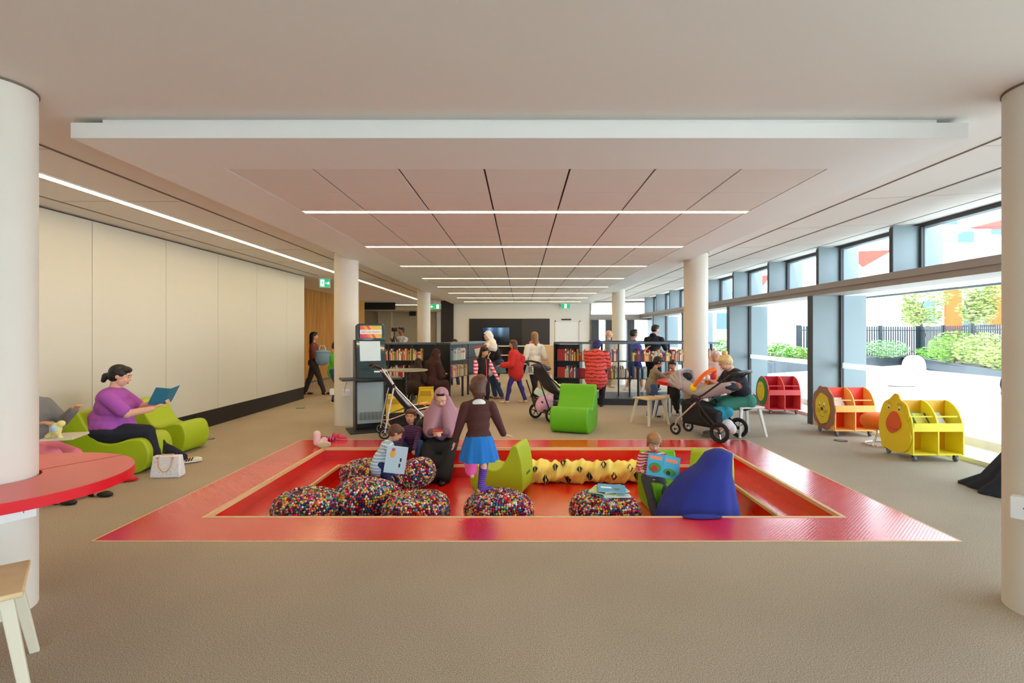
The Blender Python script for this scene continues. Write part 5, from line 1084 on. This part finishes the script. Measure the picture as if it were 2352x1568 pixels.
for s in (-1, 1):
    c = MB().bb(0 if s > 0 else -.155, .155 if s > 0 else 0, -.004, .0, -.11, .11).build('cover', mat('cover_sky', (70, 180, 224), .4), t, smooth=False); c.rotation_euler = (0, 0, s*.12)
    MB().bb(.002 if s > 0 else -.153, .153 if s > 0 else -.002, .0, .005, -.108, .108).build('page_block', M_PAGE, c, smooth=False)
    if s < 0: MB().ell((-.08, -.005, -.03), (.06, .003, .05)).build('cover_hill', mat('pic_green', (60, 150, 70), .5), c); MB().ell((-.085, -.008, -.045), (.038, .003, .022)).ell((-.085, -.008, -.025), (.022, .003, .018)).build('cover_car', mat('pic_red', (206, 40, 40), .5), c); MB().bb(-.14, -.02, -.006, -.004, .05, .085).build('cover_title', mat('pic_title', (240, 150, 120), .5), c, smooth=False)
    else: MB().ell((.06, -.005, -.05), (.06, .003, .035)).build('cover_bush', mat('pic_green', (60, 150, 70), .5), c); MB().bb(.02, .13, -.006, -.004, .045, .08).build('cover_title', mat('pic_title', (240, 150, 120), .5), c, smooth=False); MB().ell((.05, -.008, -.06), (.02, .003, .02)).build('cover_wheel', BR, c)
# ---- figure under the blue veil
U0 = V((1.68, 4.98, PF)); RU = r_(-90)
p = Person('person bent forward under a long royal blue veil at the front of the pit', U0, RU, 1.42, hip=(0, -.06, .10), lean=.45, hp=.6, hands=[(-.10, .25, .16), (.10, .25, .16)], feet=[(-.1, .22, 0), (.1, .22, 0)], poles=[(-.3, .2, 1), (.3, .2, 1)], bulk=1.0, vox=.012, eyes=False, shw=.09)
p.pants(BLK)
vs = []; 
def veil():
    m = MB(); rnd = random.Random(2); spec = [(at(1650, 1031, 4.98), .05, .05), (at(1650, 1040, 4.98), .13, .12), (at(1640, 1066, 4.95), .165, .155), (at(1622, 1090, 4.92), .235, .20), (at(1612, 1120, 4.9), .30, .24), (at(1606, 1150, 4.86), .34, .27), (at(1604, 1180, 4.80), .365, .30), (at(1602, 1212, 4.74), .375, .31), (at(1600, 1250, 4.74), .375, .27)]
    rings = []
    for i, (c, rx, ry) in enumerate(spec):
        q = []; t = i/(len(spec)-1)
        for j in range(72):
            u = 2*PI*j/72; w = 1+.05*t*math.sin(6*u+1+2*t)+.035*t*math.sin(11*u+2-t); q.append(V(c)+V((rx*w*math.cos(u), ry*w*math.sin(u), 0)))
        rings.append(q)
    k = []
    for a, b in zip(rings[:-1], rings[1:]):
        for z in range(3): k.append([x.lerp(y, z/3) for x, y in zip(a, b)])
    k.append(rings[-1]); m.loft(k); m.v = [tuple(V(v)-U0) for v in m.v]; return m
o = veil().build('veil', cloth('royal_blue', (30, 44, 136)), None, ang=70); o.parent = p.root; o.matrix_local = Matrix.Rotation(-RU, 4, 'Z')
# front hem lying over the rim
k = MB().ell((0, 0, 0), (.17, .05, .012), p=.8); o = k.build('veil_hem', cloth('royal_blue', (30, 44, 136)), p.root); q = Matrix.Rotation(-RU, 4, 'Z') @ (V((1.52, 4.385, .014))-U0); o.location = q; o.rotation_euler = (0, 0, -RU)
# ---- picture books on the pouf
for i, (dx, dy, dz, a, c, lab) in enumerate(((-.02, 0, .0, .5, (90, 180, 190), 'teal picture book, lowest in the pile on the pouf'), (.03, -.02, .014, .1, (214, 232, 226), 'pale picture book in the middle of the pile on the pouf'), (-.06, .02, .028, -.5, (196, 220, 150), 'yellow-green picture book sticking out left in the pile on the pouf'), (.02, .03, .042, .3, (150, 206, 214), 'light aqua picture book under the top one on the pouf'), (.0, .0, .056, -.15, (60, 160, 210), 'bright blue picture book topmost of the pile on the pouf'))):
    t = thing('picture_book', lab, 'book', (.86+dx, 4.98+dy, PF+.325+dz), a, 'picture books piled on the pouf'); t.rotation_euler = (.05, .03, a)
    MB().bb(-.13, .13, -.1, .1, .0, .002).bb(-.13, .13, -.1, .1, .009, .011).bb(-.13, -.127, -.1, .1, 0, .011).build('cover', mat('pbook_%d' % i, c, .45), t, smooth=False); MB().bb(-.126, .127, -.097, .097, .002, .009).build('page_block', M_PAGE, t, smooth=False)
    if i == 4: MB().bb(-.1, .0, -.02, .02, .011, .0125).build('cover_title', mat('title_white', (230, 244, 250), .5), t, smooth=False); MB().ell((.05, -.03, .0115), (.03, .025, .0015)).build('cover_picture', BM[8], t)
# ================================================================== PEOPLE FURTHER BACK
# walker by the end of the white wall
q = (-5.28, 13.3, 0)
p = Person('person with dark hair carrying a pale blue bundle past the end of the white wall', q, r_(-80), 1.6, hands=[(-.12, .25, .95), (.12, .25, .92)], feet=[(-.08, -.2, 0), (.08, .3, 0)], skin=SK2, vox=.014)
p.top(cloth('maroon_brown', (110, 56, 50)), .6); p.pants(cloth('dark_grey', (52, 48, 50))); p.hair('long', M_HB); p.shoes(BR)
t = thing('bundle', 'pale blue rounded bag held by the person at the end of the white wall', 'bag', (-5.02, 13.2, .95)); MB().ell((0, 0, 0), (.19, .16, .2), p=.8).ell((0, 0, .14), (.2, .15, .05)).blob('bag_body', cloth('pale_blue', (130, 168, 200)), t, .012, 3); MB().tube([(-.1, 0, .15), (-.05, 0, .3), (.05, 0, .3), (.1, 0, .15)], .012).build('handle', WHT, t)
# boy in green
q = (-4.27, 11.9, 0)
p = Person('boy in a green shirt and jeans reading a white book behind the kiosk column', q, r_(-84), 1.36, hl=.155, hp=.35, hands=[(-.05, .25, .92), (.1, .25, .88)], skin=SK2, vox=.012, curl=(.8, .8))
p.top(cloth('green', (84, 168, 44)), .45, hem=.06); p.pants(DEN); p.hair('short', M_HB); p.shoes(BR, SOLE)
open_book('book', 'white book held by the boy in green', (-3.98, 11.86, 1.02), rotz(r_(-84)) @ basis((0, -.9, .4)), .13, .2, WHT, ang=.5)
# photographer
q = at(922, 766, 17.2); q.z = 0
p = Person('man in a pale blue shirt standing behind a camera tripod', q, r_(150), 1.78, hands=[(-.1, .3, 1.35), (.15, .28, 1.3)], skin=SK3, vox=.014)
p.top(cloth('pale_shirt', (188, 198, 216)), .5); p.pants(NAVY); p.hair('short', M_HB)
t = thing('camera_tripod', 'black camera on a tripod in front of the man in the pale blue shirt', 'tripod', (q.x-.12, q.y-.45, 0))
MB().box((0, 0, 1.68), (.16, .12, .12)).cyl((0, -.06, 1.68), (0, -.16, 1.68), .05).build('camera_body', BR, t); MB().cyl((0, 0, 1.1), (0, 0, 1.62), .02).build('centre_post', BR, t)
for k in range(3): a = k*2.094+.5; MB().tube([(.03*math.cos(a), .03*math.sin(a), 1.45), (.4*math.cos(a), .4*math.sin(a), 0)], .014).build('leg', BR, t)
# two seated women in brown
BRN = cloth('dark_brown', (52, 30, 22)); BRN2 = cloth('russet_brown', (62, 28, 24))
def robe_sit(p, m, r=.11):
    k = MB()
    for i in (0, 1): k.cap(p.Hj[i], p.Kn[i], r, r*.8); k.cap(p.Kn[i], p.An[i]+V((0, .0, .03)), r*.8, r*.9)
    k.cap(p.Kn[0], p.Kn[1], r*.8); k.cap(p.An[0]+V((0, 0, .04)), p.An[1]+V((0, 0, .04)), r*.8); k.ell(p.P, (.2, .17, .15)); p.torso(k, .03)
    for i in (0, 1): p.arm(k, i, .025, .95)
    return k.blob('robe', m, p.root, .014, 5)
for (x, y, z, rz, H, m, lab) in ((-2.28, 11.2, .42, 150, 1.3, BRN, 'seated child in a dark brown veil, nearer the kiosk'), (-1.97, 11.45, .50, 140, 1.56, BRN2, 'seated woman in a dark brown veil beside the black end panel')):
    p = Person(lab, (x, y, 0), r_(rz-180), H, hip=(0, -.05, z), lean=.25, hp=.5, hands=[(-.08, .3, z+.15), (.08, .3, z+.15)], feet=[(-.1, .38, 0), (.1, .38, 0)], vox=.013, skin=SK2)
    p.hijab(m, .9); robe_sit(p, m)
stool('dark stool under the child in the dark brown veil', (-2.24, 11.25, 0), .4, .34, .36, M_BLACK, M_BLACK)
# head behind the shelf
p = Person('dark haired child whose head shows above the left bookshelf', (-1.95, 15.4, 0), r_(170), 1.38, hl=.15, vox=.014, skin=SK2); p.top(BLK, 1); p.pants(DEN); p.hair('short', M_HB)
# girl with pink sleeves
q = (-.80, 10.8, 0)
p = Person('girl with black hair, dark waistcoat and pink striped sleeves beside the bookshelf', q, r_(-150), 1.28, hl=.16, hp=.35, hy=.3, hands=[(-.28, .15, .62), (.2, .12, .60)], skin=SK2, vox=.011)
p.top(stripes('stripe_pink', (226, 60, 100), (244, 208, 214), 14, 'Z', .5), 1.0)
k = MB(); p.torso(k, .028, -.12); k.cap(p.P, p.P-V((0, 0, .12)), .12, .13); k.blob('waistcoat', BLK, p.root, .012, 3); p.pants(cloth('dark_leggings', (34, 26, 34))); p.hair('long', M_HB); p.shoes(BR)
MB().ell(p.C+p.HM @ V((-.34*p.hh, .1*p.hh, .25*p.hh)), (.03, .03, .02)).build('hair_clip', mat('clip_pink', (240, 50, 90), .4), p.root)
MB().tube([p.N+p.Fw*.105-p.X*.03+V((0, 0, -.02)), p.P+p.Fw*.135-p.X*.03], .008).build('trim_ribbon', mat('clip_pink', (240, 50, 90), .4), p.root)
# woman in the white headscarf
q = (-.55, 12.5, 0)
p = Person('woman in white headscarf and black jacket leaning over a book, standing in the walkway', q, r_(96), 1.66, lean=.28, hp=.6, hands=[(-.08, .38, 1.02), (.1, .36, 1.0)], feet=[(-.07, -.05, 0), (.07, .1, 0)], vox=.011)
p.hijab(WHT, .15, under=BLK); p.top(BLK, 1.0); p.skirt(mat('floral_print', (90, 120, 130), .8, var=(26, .9)), .62, .125, am=.04); p.pants(DEN); p.shoes(mat('grey_shoe', (120, 100, 90), .6))
t = thing('picture_book', 'white picture book with a red edge held by the woman in the white headscarf', 'book', (-.93, 12.3, 1.16)); t.rotation_euler = (.2, r_(-14), .1); MB().bb(-.16, .14, -.01, .01, -.11, .11).build('cover', WHT, t, smooth=False); MB().bb(-.16, .14, -.012, .012, .075, .11).build('cover_band', mat('pic_red', (206, 40, 40), .5), t, smooth=False); MB().ell((.0, -.012, -.01), (.04, .003, .02)).build('cover_picture', mat('pic_navy', (50, 60, 120), .5), t)
t = thing('tote_bag', 'beige cloth tote bag hanging from the arm of the woman in the white headscarf', 'bag', (-.78, 12.1, .62)); MB().ell((0, 0, .1), (.15, .08, .17), p=.7).cap((0, 0, .2), (.03, 0, .34), .08, .03).blob('bag_body', cloth('beige', (196, 184, 164)), t, .012, 3); MB().tube([(0, 0, .33), (.03, .1, .45), (.08, .2, .5)], .012).build('strap', cloth('beige', (196, 184, 164)), t)
# walker in red
q = (-.12, 11.75, 0)
p = Person('child in a loose red jacket and purple jeans walking through the middle', q, r_(84), 1.42, lean=.12, hands=[(-.25, .28, .85), (.22, -.1, .8)], feet=[(-.07, .22, 0), (.07, -.18, 0)], skin=SK2, vox=.012)
p.top(cloth('red', (206, 44, 40)), .95, hem=.15, g=.04); p.pants(cloth('purple_jeans', (56, 50, 130)), g=.004); p.hair('long', M_HBR); p.shoes(mat('cream_shoe2', (224, 196, 160), .6))
# girl in white
q = (.32, 12.4, 0)
p = Person('girl in a white top and pale blue skirt with light brown hair beside the counter', q, r_(20), 1.6, hands=[(-.22, .2, .95), (.2, .15, .95)], feet=[(-.06, -.25, 0), (.07, .25, 0)], vox=.012)
p.top(WHT, .6, hem=.1, g=.02); p.skirt(cloth('ice_blue', (190, 206, 226)), .60, .15, am=.08); p.pants(cloth('dark_leggings', (34, 26, 34))); p.hair('long', M_HLB); p.shoes(BR)
MB().cap(p.N+V((-.08, .02, .02)), p.N+V((.08, .02, .02)), .05).blob('pink_scarf', cloth('pink_scarf', (236, 110, 150)), p.root, .012, 2)
# red striped jacket
q = (1.60, 11.12, 0)
p = Person('person in a coral and maroon striped jacket and navy knitted hat at the curved shelf', q, r_(-20), 1.45, hl=.15, lean=.06, hp=.4, hands=[(-.2, .2, .62), (.18, .3, .9)], bulk=1.5, vox=.011, eyes=False)
p.top(stripes('stripe_coral', (236, 84, 76), (140, 34, 44), 13, 'Z', .70, noise=1.2), 1.0, hem=.36, g=.03); p.pants(BLK); k = MB(); p.shoes(BR)
h = lambda x, f, u: p.C+p.HM @ V((x*p.hh, f*p.hh, u*p.hh)); MB().ell(h(0, -.1, .12), (.45*p.hh, .5*p.hh, .46*p.hh), p.HM).ell(h(0, -.2, -.2), (.38*p.hh, .35*p.hh, .3*p.hh), p.HM).blob('knitted_hat', stripes('knit_navy', (40, 42, 96), (56, 56, 120), 50, 'X', .5), p.root, .01, 2)
# people behind the curved shelf
q = at(1398, 766, 15.2); q.z = 0
p = Person('bald man in grey standing far behind the curved shelf', q, r_(-100), 1.66, skin=SK1, vox=.014); p.top(cloth('grey2', (140, 140, 146)), .6); p.pants(cloth('khaki', (150, 136, 110)))
q = V((2.80, 13.0, .0)); 
p = Person('boy in a blue shirt and shorts with white trainers behind the curved shelf', q+V((0, 0, .14)), r_(-70), 1.52, hl=.145, feet=[(-.1, -.12, 0), (.1, .2, 0)], hands=[(-.15, .2, 1.0), (.2, .25, 1.05)], skin=SK2, vox=.012)
p.top(cloth('sky_blue', (74, 104, 168)), .5, hem=.08); p.pants(cloth('royal_shorts', (40, 56, 140)), .5, 'shorts', g=.03); p.hair('short', M_HB); p.shoes(mat('white_trainer', (228, 232, 236), .5), SOLE)
o = MB().ell((0, 0, 0), (.09, .09, .09), n=24, m=14).build('ball', stripes('ball_print', (60, 90, 200), (150, 70, 180), 9, 'Z', .6), loc=(2.88, 12.85, 1.22)); tag(o, 'blue and purple ball held by the boy behind the curved shelf', 'ball')
q = V((3.28, 13.05, .14))
p = Person('man in a black hooded top and black trousers leaning on the dark table', q, r_(-35), 1.66, lean=.25, hp=.15, hy=-.7, hands=[(-.15, .4, 1.16), (.2, .42, 1.16)], bulk=1.15, vox=.012)
p.top(cloth('charcoal_hood', (24, 26, 34)), 1.0, 'hooded_top', hem=.12, extra=lambda k: k.ell(p.N-p.Fw*.09, (.09, .07, .06))); p.pants(BLK); p.hair('short', M_HB); p.shoes(BR)
# around the small red table
q = (2.42, 9.72, 0)
p = Person('boy in jeans and a grey-brown shirt leaning on the small red table', q, r_(-84), 1.12, hl=.175, lean=.25, hp=.35, hands=[(-.05, .36, .80), (.14, .36, .80)], skin=SK2, vox=.009)
p.top(cloth('grey_brown', (142, 126, 108)), .95, hem=.02); p.pants(cloth('blue_jeans', (60, 90, 140))); p.hair('fringe', M_HB); p.shoes(BR, SOLE)
q = (2.92, 9.98, 0)
p = Person('child in an orange shirt behind the small red table', q, r_(150), 1.05, hl=.175, lean=.2, hp=.4, hands=[(-.14, .3, .78), (.12, .3, .78)], skin=SK2, vox=.010)
p.top(cloth('orange', (236, 112, 44)), .5); p.pants(BLK); p.hair('short', M_HB)
q = (3.62, 9.75, 0)
p = Person('woman in a pale pink patterned scarf seated behind the column', q, r_(160), 1.55, hip=(0, -.05, .5), lean=.1, hp=.3, hands=[(-.2, .3, .78), (.15, .3, .78)], feet=[(-.1, .4, 0), (.1, .4, 0)], vox=.012, skin=SK2)
PK = mat('pink_print', (226, 188, 184), .8, var=(22, .4)); p.hijab(PK, .5); robe_sit(p, PK)
stool('white stool under the woman in the pink scarf', (3.64, 9.82, 0), 0, .34, .43, M_WST, M_WST)
q = (3.40, 8.02, 0)
p = Person('blonde woman in a black top and green skirt sitting beside the large pushchair', q, r_(96), 1.66, hip=(0, -.02, .54), lean=.42, hp=.62, hands=[(-.12, .52, .82), (.14, .50, .80)], feet=[(-.1, .52, 0), (.12, .40, 0)], bulk=1.3, vox=.008, curl=(.7, .7))
p.top(cloth('black_tee', (26, 28, 40)), .42); p.hair('topknot', M_HBL); k = MB()
for i in (0, 1): k.cap(p.Hj[i], p.Kn[i], .115, .09)
k.cap(p.Hj[0], p.Hj[1], .13); k.cap(p.Hj[0].lerp(p.Kn[0], .5), p.Hj[1].lerp(p.Kn[1], .5), .10); k.cap(p.Kn[0]+V((0, 0, -.02)), p.Kn[0]-V((0, .0, .16)), .085, .08); k.cap(p.Kn[1]+V((0, 0, -.02)), p.Kn[1]-V((0, .0, .16)), .085, .08)
k.blob('skirt', cloth('sea_green', (60, 130, 112)), p.root, .010, 4); p.shoes(mat('sandal_grey', (120, 110, 100), .6))
# robe at the right edge
q = (4.86, 4.92, 0)
p = Person('person in a long black robe mostly hidden behind the near right column', q, r_(170), 1.62, vox=.014, eyes=False)
p.hijab(BLK, .6); p.top(BLK, 1.0); N_ = 64
p.loftring([((0, 0, 1.0), .17, .14, 0, 7), ((0, 0, .75), .2, .18, .02, 7), ((0, 0, .4), .24, .22, .05, 7), ((.03, -.1, .15), .29, .30, .08, 7), ((.06, -.2, .02), .36, .42, .10, 7), ((.06, -.2, .005), .36, .42, .10, 7)], cloth('slate_black', (30, 36, 48)), 'robe')
# ================================================================== PUSHCHAIRS
M_TUBE = mat('silver_tube', (214, 214, 216), .25, metal=.8); M_BT = mat('black_tube', (28, 28, 30), .35); M_FB = mat('black_fabric', (24, 24, 28), .8, bump=(30, .2)); M_TYRE = mat('tyre_rubber', (30, 30, 32), .8)
def wheel(par, c, r, w, rim=M_TUBE, spokes=5, name='wheel'):
    """wheel whose axle runs along local x"""
    c = V(c); R = Matrix(((0, 0, 1), (0, 1, 0), (-1, 0, 0))); tr = r*.16
    o = MB().tube([c+V((0, (r-tr)*math.cos(a), (r-tr)*math.sin(a))) for a in [2*PI*i/28 for i in range(28)]], tr, 8, True).build(name, M_TYRE, par)
    MB().tube([c+V((0, (r-2.1*tr)*math.cos(a), (r-2.1*tr)*math.sin(a))) for a in [2*PI*i/24 for i in range(24)]], tr*.4, 6, True).build('rim', rim, o)
    MB().cyl(c-V((w/2, 0, 0)), c+V((w/2, 0, 0)), r*.17).build('hub', M_BT, o)
    m = MB()
    for i in range(spokes): a = 2*PI*i/spokes+.3; m.tube([c, c+V((0, (r-2*tr)*math.cos(a), (r-2*tr)*math.sin(a)))], r*.06, 6)
    m.build('spokes', M_BT if spokes > 3 else M_TUBE, o); return o
def sheet(m, pts, w, th):
    """padded strip of width w along the path pts (y,z), local x across"""
    rs = []
    for i, (y, z) in enumerate(pts):
        a = pts[max(0, i-1)]; b = pts[min(len(pts)-1, i+1)]; d = V((0, b[0]-a[0], b[1]-a[1])).normalized(); n = V((0, -d.z, d.y)); c = V((0, y, z)); ww = w[i] if isinstance(w, list) else w; rs.append([c+V((sx*ww/2, 0, 0))*k+n*s*th for sx, s, k in ((-1, -.5, 1), (-.5, -1, 1), (.5, -1, 1), (1, -.5, 1), (1, .5, 1), (.5, .8, 1), (-.5, .8, 1), (-1, .5, 1))])
    return m.loft(rs)
# 1: silver umbrella pushchair at the kiosk. local +y = forward
t = thing('pushchair', 'silver framed umbrella pushchair with black and grey seat at the back of the pit', 'pushchair', (-1.76, 8.02, 0), r_(-68)); t.scale = (1.12, 1.12, 1.08); W = .21
for s in (-1, 1):
    MB().tube([(s*W, -.36, .96), (s*W, -.20, .72), (s*W, .12, .36), (s*W, .36, .10)], .012).build('side_tube', M_TUBE, t)
    MB().tube([(s*W, -.20, .70), (s*W, -.27, .35), (s*W, -.32, .08)], .012).build('rear_leg', M_TUBE, t)
    MB().tube([(s*W, -.29, .25), (s*W, .1, .38), (s*W, .34, .42)], .009).build('seat_rail', M_TUBE, t)
    MB().tube([(s*W, -.36, .96), (s*W, -.44, 1.0), (s*W, -.48, .98)], .02).build('grip', M_BT, t)
    wheel(t, (s*W, -.32, .075), .075, .05, mat('wheel_pale', (206, 206, 214), .4), 5); wheel(t, (s*W, .38, .065), .062, .05, M_BT, 5)
    MB().cap((s*W, -.20, .71), (s*W, -.20, .73), .02).build('hinge', M_BT, t)
MB().tube([(-W, -.3, .18), (W, -.3, .2)], .008).tube([(-W, -.3, .2), (W, .3, .15)], .007).build('cross_brace', M_TUBE, t); MB().tube([(-W, .26, .2), (W, .26, .2)], .008).build('foot_bar', M_BT, t)
m = MB(); sheet(m, [(-.30, .90), (-.26, .80), (-.16, .6), (-.02, .42), (.06, .36), (.24, .38)], .34, .03).build('seat_fabric', M_FB, t)
sheet(MB(), [(-.30, .93), (-.235, .80), (-.13, .62), (.02, .43)], .17, .03).build('seat_pad', mat('pad_grey', (206, 206, 214), .8), t)
MB().bb(-.16, .16, -.22, .16, .14, .30).build('basket', M_FB, t, bevel=.03); MB().box((0, .33, .40), (.3, .12, .02)).build('foot_rest', M_BT, t, bevel=.005)
o = MB().bb(-.1, .1, -.07, .07, 0, .012).build('book', [BM[6], M_PAGE], smooth=False, loc=(-1.50, 8.15, .45), rz=.3); tag(o, 'magazine lying on the seat of the silver pushchair', 'magazine')
# 2: dark pushchair with a baby
t = thing('pushchair', 'dark grey pushchair with big wheels and sleeping baby, left of the green chair', 'pushchair', (.58, 9.42, 0), r_(-62)); W = .25; M_GF = mat('charcoal_fabric', (62, 56, 64), .8, bump=(30, .2)); M_PK = mat('pink_blanket', (236, 180, 214), .9, bump=(14, .5))
for s in (-1, 1):
    MB().tube([(s*W, -.40, 1.02), (s*W, -.22, .78), (s*W, .1, .5), (s*W, .45, .16)], .015).build('side_tube', M_BT, t); MB().tube([(s*W, -.42, .72), (s*W, -.34, .5), (s*W, -.2, .15)], .012).build('rear_strut', M_BT, t)
    MB().tube([(s*W, -.22, .15), (s*W, .2, .38)], .013).build('chassis_rail', M_BT, t)
    wheel(t, (s*(W+.04), -.20, .14), .14, .05, mat('wheel_cream', (226, 220, 206), .5), 5); wheel(t, (s*.1, .46, .1), .1, .04, M_BT, 5)
MB().tube([(-W, -.40, 1.02), (-W*.9, -.44, 1.05), (0, -.46, 1.07), (W*.9, -.44, 1.05), (W, -.40, 1.02)], .02).build('handle', M_BT, t); MB().tube([(-W-.04, -.2, .14), (W+.04, -.2, .14)], .012).build('axle', M_BT, t)
sheet(MB(), [(-.30, .92), (-.2, .74), (-.05, .55), (.06, .48), (.26, .46), (.36, .30)], .44, .03).build('seat_fabric', M_GF, t)
MB().loft([[V((x, y, z)) for x, y, z in q] for q in ([(-.2, -.36, .38), (.2, -.36, .38), (.2, .2, .3), (-.2, .2, .3)], [(-.18, -.28, .17), (.18, -.28, .17), (.16, .14, .18), (-.16, .14, .18)])]).build('basket', M_GF, t, bevel=.03)
MB().ell((0, -.30, .96), (.23, .13, .06)).ell((0, -.24, .93), (.23, .15, .05)).blob('folded_hood', M_GF, t, .012, 3)
MB().bb(-.08, .08, -.475, -.45, .86, .98).build('cup_pouch', M_TUBE, t, bevel=.01)
c = thing('blanket', 'pink blanket bundle in the basket of the dark pushchair', 'blanket', (.42, 9.22, .28)); MB().ell((0, 0, .04), (.15, .13, .14)).ell((.06, -.03, .12), (.09, .09, .08)).ell((-.09, .0, .0), (.08, .1, .12)).blob('folded_cloth', M_PK, c, .01, 2)
c = thing('towel', 'pale mint folded cloth above the pink blanket in the dark pushchair', 'cloth', (.34, 9.22, .46)); MB().box((0, 0, .04), (.22, .1, .12), Matrix.Rotation(.5, 3, 'Y')).build('folded_cloth', mat('mint_cloth', (206, 224, 206), .9), c, bevel=.02)
b = Person('baby in pale yellow lying back in the dark pushchair', (.62, 9.44, .0), r_(-62), .72, hip=(0, .02, .55), lean=-.75, hp=-.5, hl=.22, hands=[(-.08, .1, .62), (.08, .12, .62)], feet=[(-.08, .34, .46), (.08, .36, .48)], bulk=1.3, vox=.008, root='person')
b.top(cloth('pale_yellow', (226, 232, 150)), .6); b.pants(WHT, .4); b.hair('short', M_HLB)
# 3: big pram with toy bar
t = thing('pushchair', 'large black and grey pushchair with four spoked wheels and orange toy bar', 'pushchair', (2.78, 7.86, 0), r_(43)); M_GR = mat('pram_grey', (178, 170, 172), .8, bump=(20, .15), var=(5, .1)); W = .27
for s in (-1, 1):
    wheel(t, (s*(W+.03), -.36, .148), .148, .05, M_TYRE, 3); wheel(t, (s*.19, .40, .092), .092, .045, M_TYRE, 3)
    MB().tube([(s*.19, .40, .095), (s*.19, .38, .25)], .018).build('fork', M_TUBE, t); MB().tube([(s*.19, .38, .22), (s*.23, .05, .52), (s*.25, -.1, .62)], .016).build('front_leg', M_TUBE, t)
    MB().tube([(s*W, -.36, .15), (s*W, -.1, .42), (s*.26, .06, .62)], .016).build('rear_leg', M_BT, t); MB().tube([(s*W, .1, .55), (s*W, -.1, .66), (s*W, -.52, .98)], .014).build('handle_tube', M_BT, t)
    MB().cap((s*W, -.02, .60), (s*W, .06, .62), .035).build('hinge', M_BT, t); MB().tube([(s*.25, .05, .62), (s*.25, -.05, .35), (s*.25, -.2, .22)], .01).build('strut', M_BT, t)
MB().tube([(-W, -.52, .98), (-W*.8, -.58, 1.0), (0, -.60, 1.01), (W*.8, -.58, 1.0), (W, -.52, .98)], .024).build('handle', M_BT, t); MB().tube([(-W-.03, -.36, .148), (W+.03, -.36, .148)], .012).build('axle', M_BT, t)
MB().loft([[V((x*w, y, z)) for x, y, z in q] for w, q in ((1, [(-.22, -.30, .42), (.22, -.30, .42), (.22, .30, .56), (-.22, .30, .56)]), (.95, [(-.22, -.26, .17), (.22, -.26, .17), (.2, .30, .19), (-.2, .30, .19)]))]).build('basket', M_FB, t, bevel=.04)
k = MB()
for a, b_, r0, r1 in (((0, .42, .80), (0, .05, .66), .15, .16), ((0, .05, .66), (0, -.38, .78), .16, .12)):
    for s in (-.1, .1): k.cap(V(a)+V((s, 0, 0)), V(b_)+V((s, 0, 0)), r0*.62, r1*.62)
k.blob('seat_body', M_GR, t, .012, 4)
k = MB()
for i in range(4): a = .2+i*.36; k.tube([(-.2, .30, .72), (-.19, .30+.24*math.sin(a)*.9, .74+.24*math.cos(a)), (0, .30+.27*math.sin(a), .74+.27*math.cos(a)), (.19, .30+.24*math.sin(a)*.9, .74+.24*math.cos(a)), (.2, .30, .72)], .028)
k.ell((0, .42, .86), (.19, .17, .09)).ell((0, .50, .80), (.19, .1, .1)).blob('hood', M_GR, t, .012, 2)
MB().ell((0, .32, .88), (.12, .08, .07)).build('hood_lining', M_FB, t)
MB().tube(crom([(-.2, .10, .74), (-.19, .0, .88), (-.12, -.08, .98), (0, -.12, 1.01), (.12, -.08, .98), (.19, 0, .88), (.2, .10, .74)], 3, False), .03).build('toy_bar', mat('orange_plush', (250, 110, 24), .8), t)
for i, (x, y, z, c, r) in enumerate(((-.19, .10, .74, (250, 220, 30), .05), (.2, .10, .74, (250, 220, 30), .05), (.0, -.12, .92, (226, 40, 50), .045), (.1, -.1, .90, (250, 220, 30), .03), (-.1, -.08, .9, (236, 236, 236), .035))):
    MB().ell((x, y, z), (r, r, r*1.2)).tube([(x, y, z), (x*.98, y, z+.08)], .006).build('hanging_toy', mat('toy_%d' % c[1], c, .6), t)
MB().ell((.02, -.40, .78), (.2, .12, .06)).build('foot_muff', mat('navy_pad', (34, 38, 56), .8), t)
MB().ell((0, -.48, .80), (.05, .05, .05)).build('brown_pompom', mat('pompom_brown', (170, 96, 60), .9), t)
c = thing('cloth_bundle', 'turquoise cloth stuffed in the basket of the large pushchair', 'cloth', (2.93, 7.72, .27)); MB().ell((0, 0, .10), (.15, .13, .11)).ell((.1, -.05, .13), (.09, .09, .08)).ell((-.1, .05, .08), (.09, .1, .1)).blob('folded_cloth', mat('turquoise_cloth', (44, 150, 180), .85, bump=(12, .6)), c, .01, 2)
c = thing('plastic_bag', 'white crumpled bag hanging low at the back of the large pushchair', 'bag', (3.02, 7.66, .10)); MB().ell((0, 0, .10), (.10, .09, .1)).ell((-.06, .05, .15), (.09, .08, .06)).ell((.06, -.04, .06), (.06, .06, .08)).blob('bag_body', mat('white_plastic_bag', (226, 226, 232), .5, bump=(16, .8)), c, .009, 1); MB().tube([(-.05, .03, .2), (-.08, .06, .3), (-.02, .1, .34)], .008).build('handle', M_WHITE, c)
c = thing('jacket', 'black jacket hanging over the edge of the small red table', 'jacket', (2.52, 8.66, .42)); MB().cap((0, 0, .30), (.03, .0, .1), .07, .09).cap((.03, 0, .1), (.06, 0, -.1), .08, .05).blob('cloth_folds', cloth('black', (20, 18, 20)), c, .01, 3)
for k_, (x, y) in enumerate(()): pass
